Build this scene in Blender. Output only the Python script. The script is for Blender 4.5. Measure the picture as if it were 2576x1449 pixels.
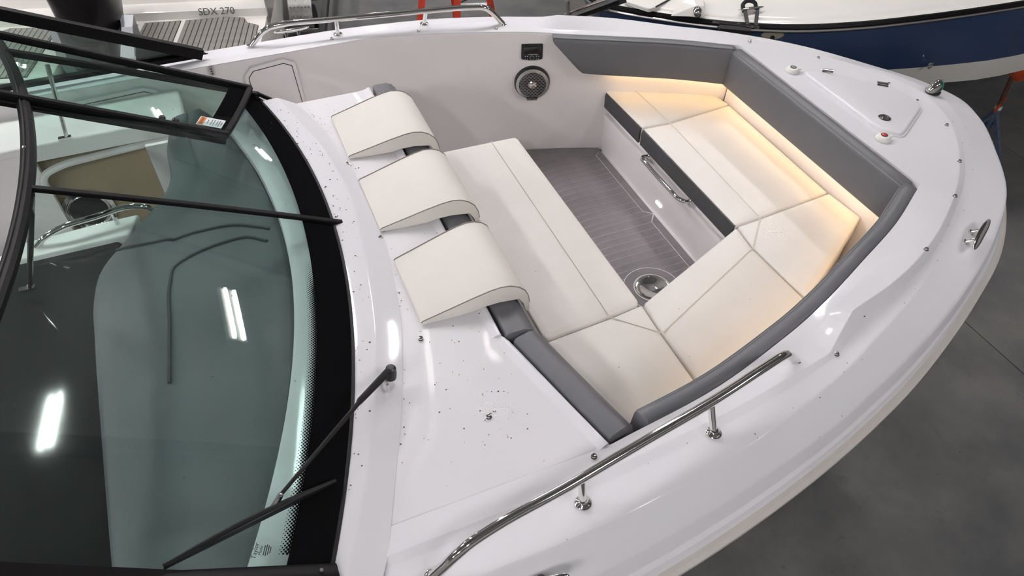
import bpy, bmesh, math, random
from mathutils import Vector, Matrix
random.seed(7)
V = Vector
sc = bpy.context.scene
COL = sc.collection
for o in list(bpy.data.objects): bpy.data.objects.remove(o)

# ------------------------------------------------------------------ camera, light, exposure
G = 2.1          # height of the boat's side deck above the hall floor; z below is measured from that deck
FPX = 1811.0
cam = bpy.data.cameras.new('camera'); cam_o = bpy.data.objects.new('camera', cam); COL.objects.link(cam_o)
cam.sensor_fit = 'HORIZONTAL'; cam.sensor_width = 36.0; cam.lens = 36.0*FPX/2576.0
cam.clip_start = 0.05; cam.clip_end = 200
RX = V((0.9222192488350842, -0.386372262873753, 0.015104024624864))      # image right in boat axes
RD = V((-0.268515319861154, -0.668039779804669, -0.693990184079279))     # image down
RF = V((0.278228647119442, 0.635955444257178, -0.719826015674441))       # view direction
m = Matrix((RX, -RD, -RF)).transposed().to_4x4()
m.translation = V((0, -2.328, 1.9+G))
cam_o.matrix_world = m
sc.camera = cam_o
sc.view_settings.view_transform = 'Standard'; sc.view_settings.look = 'None'
sc.view_settings.gamma = 1.0; sc.view_settings.use_curve_mapping = False
sc.view_settings.exposure = 0.64
w = bpy.data.worlds.new('world'); sc.world = w; w.use_nodes = True
w.node_tree.nodes['Background'].inputs[0].default_value = (0.8, 0.85, 0.95, 1)
w.node_tree.nodes['Background'].inputs[1].default_value = 0.02
TUBE_STRENGTH = 165.0
LED_STRENGTH = 8.5

# ------------------------------------------------------------------ materials
MATS = {}
def mat(name, col, rough=0.5, metal=0.0, var=0.0, vscale=8.0, bump=0.0, bscale=60.0, coat=0.0, emit=None, estr=0.0, col2=None, spec=0.5, detail=4.0):
    M = bpy.data.materials.new(name); M.use_nodes = True
    nt = M.node_tree; b = nt.nodes['Principled BSDF']
    b.inputs['Base Color'].default_value = (*col, 1); b.inputs['Roughness'].default_value = rough
    b.inputs['Metallic'].default_value = metal; b.inputs['Coat Weight'].default_value = coat
    b.inputs['Coat Roughness'].default_value = 0.08; b.inputs['Specular IOR Level'].default_value = spec
    tc = nt.nodes.new('ShaderNodeTexCoord')
    if var > 0 or col2:
        n = nt.nodes.new('ShaderNodeTexNoise'); n.inputs['Scale'].default_value = vscale; n.inputs['Detail'].default_value = detail
        nt.links.new(tc.outputs['Object'], n.inputs['Vector'])
        r = nt.nodes.new('ShaderNodeMapRange'); r.inputs[1].default_value = 0.32; r.inputs[2].default_value = 0.68
        nt.links.new(n.outputs['Fac'], r.inputs[0])
        mx = nt.nodes.new('ShaderNodeMix'); mx.data_type = 'RGBA'
        c2 = col2 or tuple(c*(1-var) for c in col)
        mx.inputs[6].default_value = (*col, 1); mx.inputs[7].default_value = (*c2, 1)
        nt.links.new(r.outputs[0], mx.inputs[0]); nt.links.new(mx.outputs[2], b.inputs['Base Color'])
    if bump > 0:
        n2 = nt.nodes.new('ShaderNodeTexNoise'); n2.inputs['Scale'].default_value = bscale; n2.inputs['Detail'].default_value = 3
        nt.links.new(tc.outputs['Object'], n2.inputs['Vector'])
        bp = nt.nodes.new('ShaderNodeBump'); bp.inputs['Strength'].default_value = bump; bp.inputs['Distance'].default_value = 0.002
        nt.links.new(n2.outputs['Fac'], bp.inputs['Height']); nt.links.new(bp.outputs['Normal'], b.inputs['Normal'])
    if emit:
        b.inputs['Emission Color'].default_value = (*emit, 1); b.inputs['Emission Strength'].default_value = estr
    MATS[name] = M
    return M
gel = mat('gelcoat_white', (0.71, 0.70, 0.725), 0.5, coat=0.35, spec=0.2, var=0.03, vscale=3)
gel_ns = mat('gelcoat_nonskid', (0.71, 0.695, 0.71), 0.55, coat=0.06, spec=0.25, var=0.03, vscale=3, bump=0.25, bscale=420)
gel_in = mat('gelcoat_liner', (0.83, 0.80, 0.795), 0.5, coat=0.15, spec=0.2, var=0.03, vscale=2.5)
gel2 = mat('gelcoat_warm', (0.72, 0.70, 0.655), 0.5, coat=0.6, spec=0.2, var=0.03, vscale=3)
vinyl_w = mat('vinyl_cream', (0.78, 0.745, 0.70), 0.55, var=0.05, vscale=5, bump=0.12, bscale=260)
vinyl_w2 = mat('vinyl_headrest', (0.715, 0.685, 0.63), 0.55, var=0.04, vscale=6, bump=0.12, bscale=260)
vinyl_g = mat('vinyl_grey', (0.125, 0.126, 0.136), 0.5, var=0.08, vscale=5, bump=0.15, bscale=260)
vinyl_d = mat('vinyl_charcoal', (0.05, 0.05, 0.054), 0.5, bump=0.15, bscale=260)
thread = mat('thread_grey', (0.30, 0.30, 0.31), 0.7)
thread_d = mat('thread_dark', (0.22, 0.20, 0.18), 0.7)
piping = mat('piping_cream', (0.62, 0.59, 0.51), 0.5)
foam = mat('foam_plank', (0.21, 0.19, 0.203), 0.7, col2=(0.265, 0.245, 0.258), vscale=9, bump=0.4, bscale=140)
foam2 = mat('foam_plank_tan', (0.24, 0.225, 0.20), 0.75, col2=(0.19, 0.18, 0.165), vscale=14)
caulk = mat('caulk_light', (0.75, 0.73, 0.74), 0.6)
caulk_d = mat('caulk_dark', (0.03, 0.03, 0.03), 0.7)
chrome = mat('polished_steel', (0.80, 0.79, 0.77), 0.07, 1.0)
alu = mat('brushed_aluminium', (0.55, 0.55, 0.55), 0.32, 1.0, var=0.2, vscale=20)
black_m = mat('black_frame', (0.006, 0.0055, 0.006), 0.4, spec=0.10)
black_r = mat('black_rubber', (0.011, 0.010, 0.011), 0.55, spec=0.25)
black_frit = mat('black_glass_band', (0.0045, 0.0045, 0.005), 0.5, spec=0.0)
dash_m = mat('dash_grey', (0.098, 0.104, 0.109), 0.6, var=0.1, vscale=3, bump=0.2, bscale=300)
dash_b = mat('dash_black', (0.007, 0.007, 0.008), 0.6, spec=0.1, coat=0.5, var=0.4, vscale=4)
brown = mat('cabin_tan', (0.36, 0.28, 0.19), 0.6, var=0.1, vscale=3)
red_p = mat('ladder_red', (0.50, 0.045, 0.02), 0.4)
yellow_p = mat('label_yellow', (0.65, 0.50, 0.06), 0.5)
orange_p = mat('stand_orange', (0.50, 0.07, 0.02), 0.5, var=0.3, vscale=20)
rust = mat('rusty_rod', (0.10, 0.035, 0.018), 0.7, var=0.4, vscale=30)
blue_p = mat('stand_blue', (0.03, 0.07, 0.16), 0.55, col2=(0.10, 0.11, 0.13), vscale=25)
blue_h = mat('hull_blue', (0.014, 0.042, 0.12), 0.14, coat=0.5, var=0.15, vscale=1.5)
white_p = mat('white_plastic', (0.72, 0.71, 0.66), 0.4)
red_b = mat('button_red', (0.45, 0.015, 0.02), 0.35)
grey_b = mat('button_grey', (0.20, 0.21, 0.22), 0.35)
black_pl = mat('black_plastic', (0.010, 0.010, 0.011), 0.35)
screen = mat('screen_black', (0.004, 0.004, 0.005), 0.08, coat=0.3)
text_w = mat('print_white', (0.7, 0.7, 0.7), 0.5)
text_k = mat('print_black', (0.01, 0.02, 0.016), 0.5)
text_g = mat('print_grey', (0.10, 0.10, 0.10), 0.4)
label_w = mat('label_white', (0.72, 0.74, 0.76), 0.5)
label_o = mat('label_orange', (0.62, 0.17, 0.02), 0.5)
silver_p = mat('engine_silver', (0.28, 0.29, 0.31), 0.3, 0.5)
cowl = mat('engine_black', (0.007, 0.006, 0.007), 0.35, spec=0.15, coat=0.2)
speck = mat('dirt_brown', (0.07, 0.05, 0.035), 0.8, col2=(0.16, 0.12, 0.08), vscale=120)
rubrail_m = mat('rub_rail_vinyl', (0.58, 0.55, 0.51), 0.45, var=0.08, vscale=6)
dirtgrey = mat('trailer_black', (0.015, 0.015, 0.016), 0.5)
dplate = mat('tread_plate', (0.30, 0.29, 0.28), 0.4, 0.7, var=0.3, vscale=40)
wall_m = mat('hall_wall', (0.58, 0.58, 0.57), 0.8, var=0.1, vscale=0.5)
ceil_m = mat('hall_ceiling', (0.42, 0.42, 0.42), 0.85, var=0.1, vscale=0.6)
steel_d = mat('roof_steel', (0.16, 0.16, 0.17), 0.6)
wood = mat('timber_block', (0.23, 0.15, 0.08), 0.8, var=0.3, vscale=15)
tube_m = mat('lamp_tube', (1, 1, 1), 0.5, emit=(1.0, 0.97, 0.985), estr=TUBE_STRENGTH)
led_m = mat('led_warm', (1, 0.8, 0.5), 0.5, emit=(1.0, 0.66, 0.30), estr=LED_STRENGTH)
led_w = mat('courtesy_lens_glow', (1, 1, 1), 0.4, emit=(1, 0.97, 1.0), estr=0.6)  # light is off; weak glow put in to whiten its plastic
green_l = mat('lens_green', (0.0, 0.30, 0.17), 0.06, coat=0.5)
red_l = mat('lens_red', (0.40, 0.01, 0.01), 0.06, coat=0.5)

def glassmat(name, tint, refl=1.0):
    M = bpy.data.materials.new(name); M.use_nodes = True; nt = M.node_tree
    for n in list(nt.nodes): nt.nodes.remove(n)
    out = nt.nodes.new('ShaderNodeOutputMaterial'); mx = nt.nodes.new('ShaderNodeMixShader')
    tr = nt.nodes.new('ShaderNodeBsdfTransparent'); tr.inputs[0].default_value = (*tint, 1)
    gl = nt.nodes.new('ShaderNodeBsdfGlossy'); gl.inputs['Roughness'].default_value = 0.01
    gl.inputs['Color'].default_value = (refl, refl, refl, 1)
    lw = nt.nodes.new('ShaderNodeLayerWeight'); lw.inputs['Blend'].default_value = 0.5
    pw_ = nt.nodes.new('ShaderNodeMath'); pw_.operation = 'POWER'; pw_.inputs[1].default_value = 5.0
    nt.links.new(lw.outputs['Facing'], pw_.inputs[0])
    fr = nt.nodes.new('ShaderNodeMath'); fr.operation = 'MULTIPLY_ADD'; fr.inputs[1].default_value = 0.96; fr.inputs[2].default_value = 0.04
    nt.links.new(pw_.outputs[0], fr.inputs[0])
    nt.links.new(fr.outputs[0], mx.inputs[0]); nt.links.new(tr.outputs[0], mx.inputs[1]); nt.links.new(gl.outputs[0], mx.inputs[2])
    nt.links.new(mx.outputs[0], out.inputs[0])
    return M
glass_t = glassmat('glass_green', (0.875, 0.955, 0.93))
glass_c = glassmat('glass_pale', (0.90, 0.96, 0.93))

def concrete():
    M = bpy.data.materials.new('concrete'); M.use_nodes = True; nt = M.node_tree; b = nt.nodes['Principled BSDF']
    g = nt.nodes.new('ShaderNodeNewGeometry')
    def noise(s, d, lo, hi):
        n = nt.nodes.new('ShaderNodeTexNoise'); n.inputs['Scale'].default_value = s; n.inputs['Detail'].default_value = d
        n.inputs['Roughness'].default_value = 0.62
        nt.links.new(g.outputs['Position'], n.inputs['Vector'])
        r = nt.nodes.new('ShaderNodeMapRange'); r.inputs[1].default_value = lo; r.inputs[2].default_value = hi
        nt.links.new(n.outputs['Fac'], r.inputs[0]); return r.outputs[0]
    def mix(f, a, c):
        mx = nt.nodes.new('ShaderNodeMix'); mx.data_type = 'RGBA'; nt.links.new(f, mx.inputs[0])
        for s, v in ((6, a), (7, c)):
            if isinstance(v, tuple): mx.inputs[s].default_value = (*v, 1)
            else: nt.links.new(v, mx.inputs[s])
        return mx.outputs[2]
    c1 = mix(noise(1.3, 6, 0.35, 0.66), (0.075, 0.076, 0.079), (0.145, 0.141, 0.130))
    c2 = mix(noise(7, 8, 0.60, 0.72), c1, (0.085, 0.083, 0.083))
    c3 = mix(noise(26, 3, 0.70, 0.745), c2, (0.025, 0.024, 0.023))
    nt.links.new(c3, b.inputs['Base Color'])
    rr = noise(2.5, 4, 0.3, 0.7)
    rm = nt.nodes.new('ShaderNodeMapRange'); rm.inputs[3].default_value = 0.33; rm.inputs[4].default_value = 0.55
    nt.links.new(rr, rm.inputs[0]); nt.links.new(rm.outputs[0], b.inputs['Roughness'])
    b.inputs['Specular IOR Level'].default_value = 0.35
    return M
badge_m = mat('badge_tan', (0.30, 0.27, 0.22), 0.4)
dash_s = mat('crease_shade_dark', (0.035, 0.038, 0.04), 0.7)  # darker dash grey, painting the shade of its moulded creases
conc = concrete()
joint_m = mat('joint_dark', (0.02, 0.02, 0.02), 0.8)

# ------------------------------------------------------------------ mesh helpers
W = {}   # world origin of every object
class MB:
    def __init__(s): s.v = []; s.f = []
    def add(s, vs, fs):
        k = len(s.v); s.v += [V(p) for p in vs]; s.f += [tuple(i+k for i in q) for q in fs]; return s
    def build(s, name, mt, parent=None, ang=35, origin=None, fix=True):
        mn = [min(p[i] for p in s.v) for i in range(3)]; mx = [max(p[i] for p in s.v) for i in range(3)]
        o = V(origin) if origin is not None else V(((mn[0]+mx[0])/2, (mn[1]+mx[1])/2, mn[2]))
        me = bpy.data.meshes.new(name); me.from_pydata([p-o for p in s.v], [], s.f)
        if fix:
            bm = bmesh.new(); bm.from_mesh(me); bmesh.ops.remove_doubles(bm, verts=bm.verts, dist=1e-5)
            bmesh.ops.recalc_face_normals(bm, faces=bm.faces); bm.to_mesh(me); bm.free()
        me.materials.append(mt)
        for p in me.polygons: p.use_smooth = True
        me.set_sharp_from_angle(angle=math.radians(ang))
        ob = bpy.data.objects.new(name, me); COL.objects.link(ob)
        wo = o + V((0, 0, G)); W[ob.name] = wo
        if parent: ob.parent = parent; ob.location = wo - W[parent.name]
        else: ob.location = wo
        return ob
def empty(name, loc):
    o = bpy.data.objects.new(name, None); COL.objects.link(o); o.empty_display_size = 0.1
    o.location = V(loc)+V((0, 0, G)); W[o.name] = o.location.copy(); return o
def copy_tree(src, off, parent=None):
    c = src.copy(); COL.objects.link(c); W[c.name] = W[src.name]+V(off)
    c.parent = parent
    c.location = src.location if parent else src.location+V(off)
    for ch in [q for q in bpy.data.objects if q.parent == src]: copy_tree(ch, off, c)
    return c
def tag(o, label=None, cat=None, group=None, kind=None):
    if label: o['label'] = label
    if cat: o['category'] = cat
    if group: o['group'] = group
    if kind: o['kind'] = kind
    return o
def frame(d):
    d = V(d).normalized(); u = d.cross(V((0, 0, 1)))
    if u.length < 1e-3: u = V((1, 0, 0))
    u.normalize(); return d, u, u.cross(d).normalized()
def box(c, s, R=None):
    c = V(c); vs = []
    for x in (-1, 1):
        for y in (-1, 1):
            for z in (-1, 1):
                p = V((x*s[0]/2, y*s[1]/2, z*s[2]/2)); vs.append(c+(R @ p if R else p))
    return vs, [(0, 1, 3, 2), (4, 6, 7, 5), (0, 4, 5, 1), (2, 3, 7, 6), (0, 2, 6, 4), (1, 5, 7, 3)]
def bar(a, b, wd, ht, up=(0, 0, 1)):
    a = V(a); b = V(b); d = (b-a).normalized(); u = V(up); s = d.cross(u).normalized(); u = s.cross(d).normalized()
    vs = [q+s*i*wd/2+u*j*ht/2 for q in (a, b) for i, j in ((-1, -1), (1, -1), (1, 1), (-1, 1))]
    return vs, [(0, 1, 2, 3), (7, 6, 5, 4), (0, 4, 5, 1), (1, 5, 6, 2), (2, 6, 7, 3), (3, 7, 4, 0)]
def loft(rings, closed=True, caps=True):
    n = len(rings[0]); vs = [p for r in rings for p in r]; fs = []
    for i in range(len(rings)-1):
        for j in range(n if closed else n-1):
            a = i*n+j; b = i*n+(j+1) % n; fs.append((a, b, b+n, a+n))
    if caps and closed: fs += [tuple(range(n)), tuple(range((len(rings)-1)*n, len(rings)*n))]
    return vs, fs
def tube(path, r, n=10, caps=True, rr=None):
    path = [V(p) for p in path]; rings = []; u = None
    for i, p in enumerate(path):
        d = (path[min(i+1, len(path)-1)]-path[max(i-1, 0)]).normalized()
        if u is None: _, u, _2 = frame(d)
        u = (u-d*u.dot(d)).normalized(); v = d.cross(u)
        q = rr[i] if rr else r
        rings.append([p+(u*math.cos(t)+v*math.sin(t))*q for t in [2*math.pi*k/n for k in range(n)]])
    return loft(rings, True, caps)
def cyl(a, b, r, n=16, r2=None): return tube([a, b], r, n, True, [r, r if r2 is None else r2])
def lathe(prof, c, ax=(0, 0, 1), n=28):
    d, u, v = frame(ax); c = V(c); vs = []; fs = []
    rings = [[c+d*h+(u*math.cos(t)+v*math.sin(t))*r for t in [2*math.pi*k/n for k in range(n)]] for r, h in prof]
    return loft(rings, True, True)
def spl(pts, per=6, sharp=(), closed=False):
    P = [V(p) for p in pts]; n = len(P); d = [max((P[i+1]-P[i]).length, 1e-6) for i in range(n-1)]
    s = [(P[i+1]-P[i])/d[i] for i in range(n-1)]; out = []
    def tan(i, side):
        if i == 0: return s[0]
        if i == n-1: return s[-1]
        if i in sharp: return s[i] if side > 0 else s[i-1]
        return (s[i-1]*d[i]+s[i]*d[i-1])/(d[i]+d[i-1])
    for i in range(n-1):
        m0 = tan(i, 1)*d[i]; m1 = tan(i+1, -1)*d[i]
        for k in range(per):
            t = k/per; out.append(P[i]*(2*t**3-3*t*t+1)+m0*(t**3-2*t*t+t)+P[i+1]*(-2*t**3+3*t*t)+m1*(t**3-t*t))
    out.append(P[-1]); return out
def grid(rows):
    n = len(rows[0]); vs = [p for r in rows for p in r]
    return vs, [(i*n+j, i*n+j+1, (i+1)*n+j+1, (i+1)*n+j) for i in range(len(rows)-1) for j in range(n-1)]
def round_poly(pts, r, n=5):
    out = []; P = [V((p[0], p[1], 0)) for p in pts]; m_ = len(P)
    rs = r if isinstance(r, (list, tuple)) else [r]*m_
    for i in range(m_):
        a, b, c = P[i-1], P[i], P[(i+1) % m_]; u = (a-b); v = (c-b)
        q = min(rs[i], u.length*0.45, v.length*0.45)
        if q < 1e-4: out.append(b); continue
        s = b+u.normalized()*q; e = b+v.normalized()*q
        for k in range(n+1):
            t = k/n; out.append(s*(1-t)**2+b*2*t*(1-t)+e*t*t)
    return [(p.x, p.y) for p in out]
def area2(p): return sum(p[i-1][0]*p[i][1]-p[i][0]*p[i-1][1] for i in range(len(p)))
def inset(p, d):
    if area2(p) < 0: p = p[::-1]
    n = len(p); out = []
    for i in range(n):
        a = V((*p[i-1], 0)); b = V((*p[i], 0)); c = V((*p[(i+1) % n], 0))
        u = (b-a).normalized() if (b-a).length > 1e-9 else V((1, 0, 0)); v = (c-b).normalized() if (c-b).length > 1e-9 else u
        n1 = V((-u.y, u.x, 0)); n2 = V((-v.y, v.x, 0)); k = n1+n2
        k = k/(max(k.length_squared, 0.3))*2 if k.length > 1e-6 else n1
        q = b+k*d; out.append((q.x, q.y))
    return out
def prism(poly, z0, z1, bev=0.0, seg=3, puff=0.0, rnd=None):
    if area2(poly) < 0: poly = poly[::-1]
    if rnd:
        ins_ = lambda d: round_poly(inset(poly, d), max(rnd-d*.6, .004), 4)
        rings = [[V((x, y, z0)) for x, y in ins_(0)]]
        for k in range(seg+1):
            t = math.pi/2*k/seg; rings.append([V((x, y, z1-bev+bev*math.sin(t))) for x, y in ins_(bev*(1-math.cos(t)))])
        if puff:
            rings.append([V((x, y, z1+puff*.6)) for x, y in ins_(bev*1.8)]); rings.append([V((x, y, z1+puff)) for x, y in ins_(bev*3)])
        return loft(rings, True, True)
    rings = [[V((x, y, z0)) for x, y in poly]]
    if bev > 0:
        for k in range(seg+1):
            t = math.pi/2*k/seg; ins = bev*(1-math.cos(t)); rings.append([V((x, y, z1-bev+bev*math.sin(t))) for x, y in inset(poly, ins)])
        if puff:
            rings.append([V((x, y, z1+puff*0.6)) for x, y in inset(poly, bev*2.2)])
            rings.append([V((x, y, z1+puff)) for x, y in inset(poly, bev*4.5)])
    else: rings.append([V((x, y, z1)) for x, y in poly])
    return loft(rings, True, True)
def clip(poly, a, b, c):     # keep a*x+b*y<=c
    out = []
    for i in range(len(poly)):
        p, q = poly[i-1], poly[i]; fp = a*p[0]+b*p[1]-c; fq = a*q[0]+b*q[1]-c
        if (fp <= 0) != (fq <= 0):
            t = fp/(fp-fq); out.append((p[0]+t*(q[0]-p[0]), p[1]+t*(q[1]-p[1])))
        if fq <= 0: out.append(q)
    return out
def sweep(profile, path, closed=True, caps=True, side=1):
    """profile [(d,z)], d measured to the left*side of the plan path"""
    path = [V(p) for p in path]; rings = []
    for i, p in enumerate(path):
        t = path[min(i+1, len(path)-1)]-path[max(i-1, 0)]; t.z = 0; t.normalize()
        nrm = V((-t.y, t.x, 0))*side
        rings.append([p+nrm*d+V((0, 0, z)) for d, z in profile])
    return loft(rings, closed, caps)
def text(name, s, size, loc, xd, yd, mt, parent, ext=0.0004):
    cu = bpy.data.curves.new(name, 'FONT'); cu.body = s; cu.size = size; cu.extrude = ext; cu.align_x = 'CENTER'; cu.align_y = 'CENTER'; cu.resolution_u = 3
    t = bpy.data.objects.new(name+'_tmp', cu); COL.objects.link(t)
    me = bpy.data.meshes.new_from_object(t); bpy.data.objects.remove(t)
    x = V(xd).normalized(); z = x.cross(V(yd)).normalized(); y = z.cross(x)
    R = Matrix((x, y, z)).transposed()
    o = V(loc)
    for vv in me.vertices: vv.co = R @ vv.co
    me.materials.clear(); me.materials.append(mt); me.name = name
    ob = bpy.data.objects.new(name, me); COL.objects.link(ob); W[ob.name] = o+V((0, 0, G))
    ob.parent = parent; ob.location = W[ob.name]-W[parent.name]
    return ob
def ln(a, b, t): return tuple(a[i]+(b[i]-a[i])*t for i in range(3))

# ------------------------------------------------------------------ the hall
FL = -G
floor = MB().add(*box((2, 5, FL-0.12), (34, 34, 0.2))).build('floor', joint_m); tag(floor, kind='structure')
xs = [-15, -4.1, 0.2, 4.555, 6.72, 10.9, 19]; ys = [-12, -6.2, 7.4, 22]
for i in range(len(xs)-1):
    for j in range(len(ys)-1):
        g = 0.004
        MB().add(*box(((xs[i]+xs[i+1])/2, (ys[j]+ys[j+1])/2, FL-0.011), (xs[i+1]-xs[i]-2*g, ys[j+1]-ys[j]-2*g, 0.022))).build('slab', conc, floor)
for nm, c, s in (('wall_left', (-15.1, 5, 1.4), (0.2, 34, 7)), ('wall_right', (19.1, 5, 1.4), (0.2, 34, 7)), ('wall_back', (2, 22.1, 1.4), (34, 0.2, 7)), ('wall_front', (2, -12.1, 1.4), (34, 0.2, 7))):
    tag(MB().add(*box(c, s)).build(nm, wall_m), kind='structure')
ceil = tag(MB().add(*box((2, 5, 5.0), (34.4, 34.4, 0.2))).build('ceiling', ceil_m), kind='structure')
for y in (-8, -3.5, 1, 5.5, 10, 14.5, 19):
    MB().add(*box((2, y, 4.74), (34, 0.16, 0.3))).build('beam', steel_d, ceil)
LZ = 4.45
lamp0 = None
for ix, x in enumerate((-11.53, -8.5, -5.48, -2.45, 0.58, 3.61, 6.64)):
    for iy, y in enumerate((3.65, -5.2, 14.5)):
        if y < 0 and ix % 4 == 0: continue
        if lamp0 is None:
            lamp0 = empty('ceiling_light', (x, y, LZ))
            MB().add(*box((x, y, LZ+0.07), (0.30, 1.26, 0.06))).build('housing', white_p, lamp0)
            for dx in (-0.075, 0.075):
                MB().add(*cyl((x+dx, y-0.6, LZ+0.015), (x+dx, y+0.6, LZ+0.015), 0.024, 8)).build('tube', tube_m, lamp0)
                MB().add(*cyl((x+dx, y, LZ+0.08), (x+dx, y, 4.9), 0.006, 6)).build('hanger', steel_d, lamp0)
            L = lamp0; base = (x, y)
        else: L = copy_tree(lamp0, (x-base[0], y-base[1], 0))
        tag(L, 'twin tube lamp hanging under the hall ceiling', 'lamp', 'ceiling lamps of the hall')

# ------------------------------------------------------------------ the boat: hull and deck
boat = empty('motorboat', (1.0, 0, FL+0.35))
tag(boat, 'white open-bow motorboat filling the foreground, with chrome rails and tinted windscreen', 'boat')
def part(mb, name, mt, parent=boat, label=None, ang=35, **k):
    o = mb.build(name, mt, parent, ang, **k)
    if label: o['label'] = label
    return o
A = [(-1.6, -1.37, 0), (0, -1.37, 0), (.76, -1.37, 0), (1.2, -1.305, -.008), (1.52, -1.215, -.018), (1.62, -1.183, -.022), (1.79, -1.118, -.033), (2.10, -.985, -.042), (2.40, -.85, -.052), (2.69, -.685, -.062), (2.70, -.5, -.068), (2.70, -.3, -.07), (2.70, -.12, -.07), (2.70, 0, -.07)]
B1 = [(-1.6, -1.45, .003), (0, -1.45, .003), (.76, -1.44, .003), (1.2, -1.40, 0), (1.55, -1.345, -.01), (1.63, -1.33, -.015), (1.80, -1.225, .03), (2.08, -1.15, 0), (2.40, -1.02, -.04), (2.75, -.82, -.075), (3.0, -.64, -.105), (3.2, -.45, -.125), (3.36, -.22, -.135), (3.42, 0, -.14)]
B2 = [(-1.6, -1.475, -.008), (0, -1.475, -.008), (.76, -1.47, -.008), (1.2, -1.43, -.012), (1.55, -1.365, -.022), (1.66, -1.335, -.03), (1.80, -1.275, -.03), (2.08, -1.18, -.045), (2.40, -1.05, -.08), (2.76, -.845, -.11), (3.02, -.665, -.13), (3.22, -.47, -.14), (3.385, -.23, -.145), (3.45, 0, -.15)]
C = [(-1.6, -1.57, -.01), (0, -1.585, -.01), (.76, -1.575, -.015), (1.2, -1.515, -.02), (1.55, -1.43, -.03), (1.68, -1.39, -.035), (1.85, -1.325, -.035), (2.14, -1.21, -.055), (2.47, -1.04, -.09), (2.82, -.84, -.125), (3.07, -.68, -.145), (3.28, -.48, -.16), (3.46, -.23, -.165), (3.54, 0, -.17)]
D = [(-1.6, -1.69, -.1), (0, -1.70, -.1), (.76, -1.66, -.1), (1.2, -1.60, -.1), (1.56, -1.525, -.105), (1.70, -1.485, -.105), (1.9, -1.425, -.11), (2.2, -1.32, -.12), (2.56, -1.165, -.14), (2.92, -.97, -.165), (3.25, -.745, -.2), (3.5, -.47, -.225), (3.69, -.2, -.24), (3.76, 0, -.25)]
GG0 = [(-1.6, -1.735, -.205), (0, -1.755, -.205), (.76, -1.73, -.205), (1.2, -1.665, -.205), (1.58, -1.58, -.21), (1.74, -1.535, -.215), (1.95, -1.47, -.22), (2.25, -1.355, -.235), (2.6, -1.20, -.25), (2.95, -1.015, -.26), (3.28, -.75, -.27), (3.54, -.46, -.28), (3.74, -.18, -.288), (3.82, 0, -.29)]
GG = []
for k, (x, y, z) in enumerate(GG0):     # pull the moulding edge in by the width of the rub rail
    q = GG0[max(k-1, 0)]; r = GG0[k+1] if k < len(GG0)-1 else (x, -GG0[k-1][1], z)
    t = V((r[0]-q[0], r[1]-q[1], 0)).normalized(); GG.append((x-t.y*.018, y+t.x*.018, z))
A2 = [(a[0]+(b[0]-a[0])*.36, a[1]+(b[1]-a[1])*.36, a[2]+(b[2]-a[2])*(.1 if k < 9 else .36)) for k, (a, b) in enumerate(zip(A, B1))]
E_ = [(a[0]+(b[0]-a[0])*.45, a[1]+(b[1]-a[1])*.45, a[2]+(b[2]-a[2])*.60) for a, b in zip(D, GG)]
F_ = [(a[0]+(b[0]-a[0])*.74, a[1]+(b[1]-a[1])*.74, a[2]+(b[2]-a[2])*.68) for a, b in zip(D, GG)]
C2 = [ln(c, b, .18) for c, b in zip(C, B2)]
def full(Lp, portA=False):
    R = [(x, -y, z) for x, y, z in Lp[:-1]][::-1]
    if portA: R[-3:] = [(.72, 1.41, 0), (0, 1.42, 0), (-1.6, 1.42, 0)]
    return list(Lp)+R
nA = len(A)
def line(Lp, sharp=(), pa=False):
    n = 2*len(Lp)-2; sh = set(sharp) | {n-i for i in sharp}
    return spl(full(Lp, pa), 6, sh)
rA = line(A, (2, 9), True); rA2 = line(A2, (2, 9)); rB1 = line(B1, (5, 6)); rB2 = line(B2, (5,)); rC = line(C); rC2 = line(C2); rD = line(D); rE = line(E_); rF = line(F_); rG = line(GG)
lip = [p+V((0, 0, -.02)) for p in rA]
def fillet(r0, r1, r2, f=.12):     # split a crease row into two close rows
    a = [p+(q-p)*f for p, q in zip(r1, r0)]; b = [p+(q-p)*f for p, q in zip(r1, r2)]
    return a, b
rows = [rA, rA2, rB1, rB2, rC2, rC, rD, rE, rF, rG]
rows2 = [lip]
for i, r in enumerate(rows):
    if 0 < i < len(rows)-1: a, b = fillet(rows[i-1], r, rows[i+1], .05 if i == 2 else .10); rows2 += [a, [p*.5+(q+s)*.25 for p, q, s in zip(r, a, b)], b]
    else: rows2.append(r)
deck = part(MB().add(*grid(rows2)), 'deck_moulding', gel, ang=60, label='glossy white side deck and gunwale moulding')
# hull below the rub rail
def hullrow(fy, z, xs_=1.0, tipx=0):
    out = []
    for p in rG:
        k = max(0, (p.x-1.0)/2.82); out.append(V((p.x-tipx*k*k, p.y*(fy-(fy*.25)*k), z+0.25*k*k*(1 if z < -.6 else 0))))
    return out
g0 = [p+V((0, -.012 if p.y > 0 else .012, -.05)) for p in rG]
hull = part(MB().add(*grid([rG, g0, hullrow(.955, -.55, tipx=.10), hullrow(.86, -1.0, tipx=.28), hullrow(.45, -1.35, tipx=.55), hullrow(.0, -1.6, tipx=.85)])), 'hull', gel, ang=30, label='white hull sides below the rub rail')
tr = [rG[0], g0[0], hullrow(.955, -.55)[0], hullrow(.86, -1.0)[0], hullrow(.45, -1.35)[0], hullrow(0, -1.6)[0]]
part(MB().add(*loft([[V((-1.6, p.y, p.z)) for p in tr], [V((-1.6, -p.y, p.z)) for p in tr]], False, False)), 'transom', gel)
rrp = [(.010, .022), (-.014, .020), (-.026, .008), (-.026, -.010), (-.014, -.022), (.010, -.024)]
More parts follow.
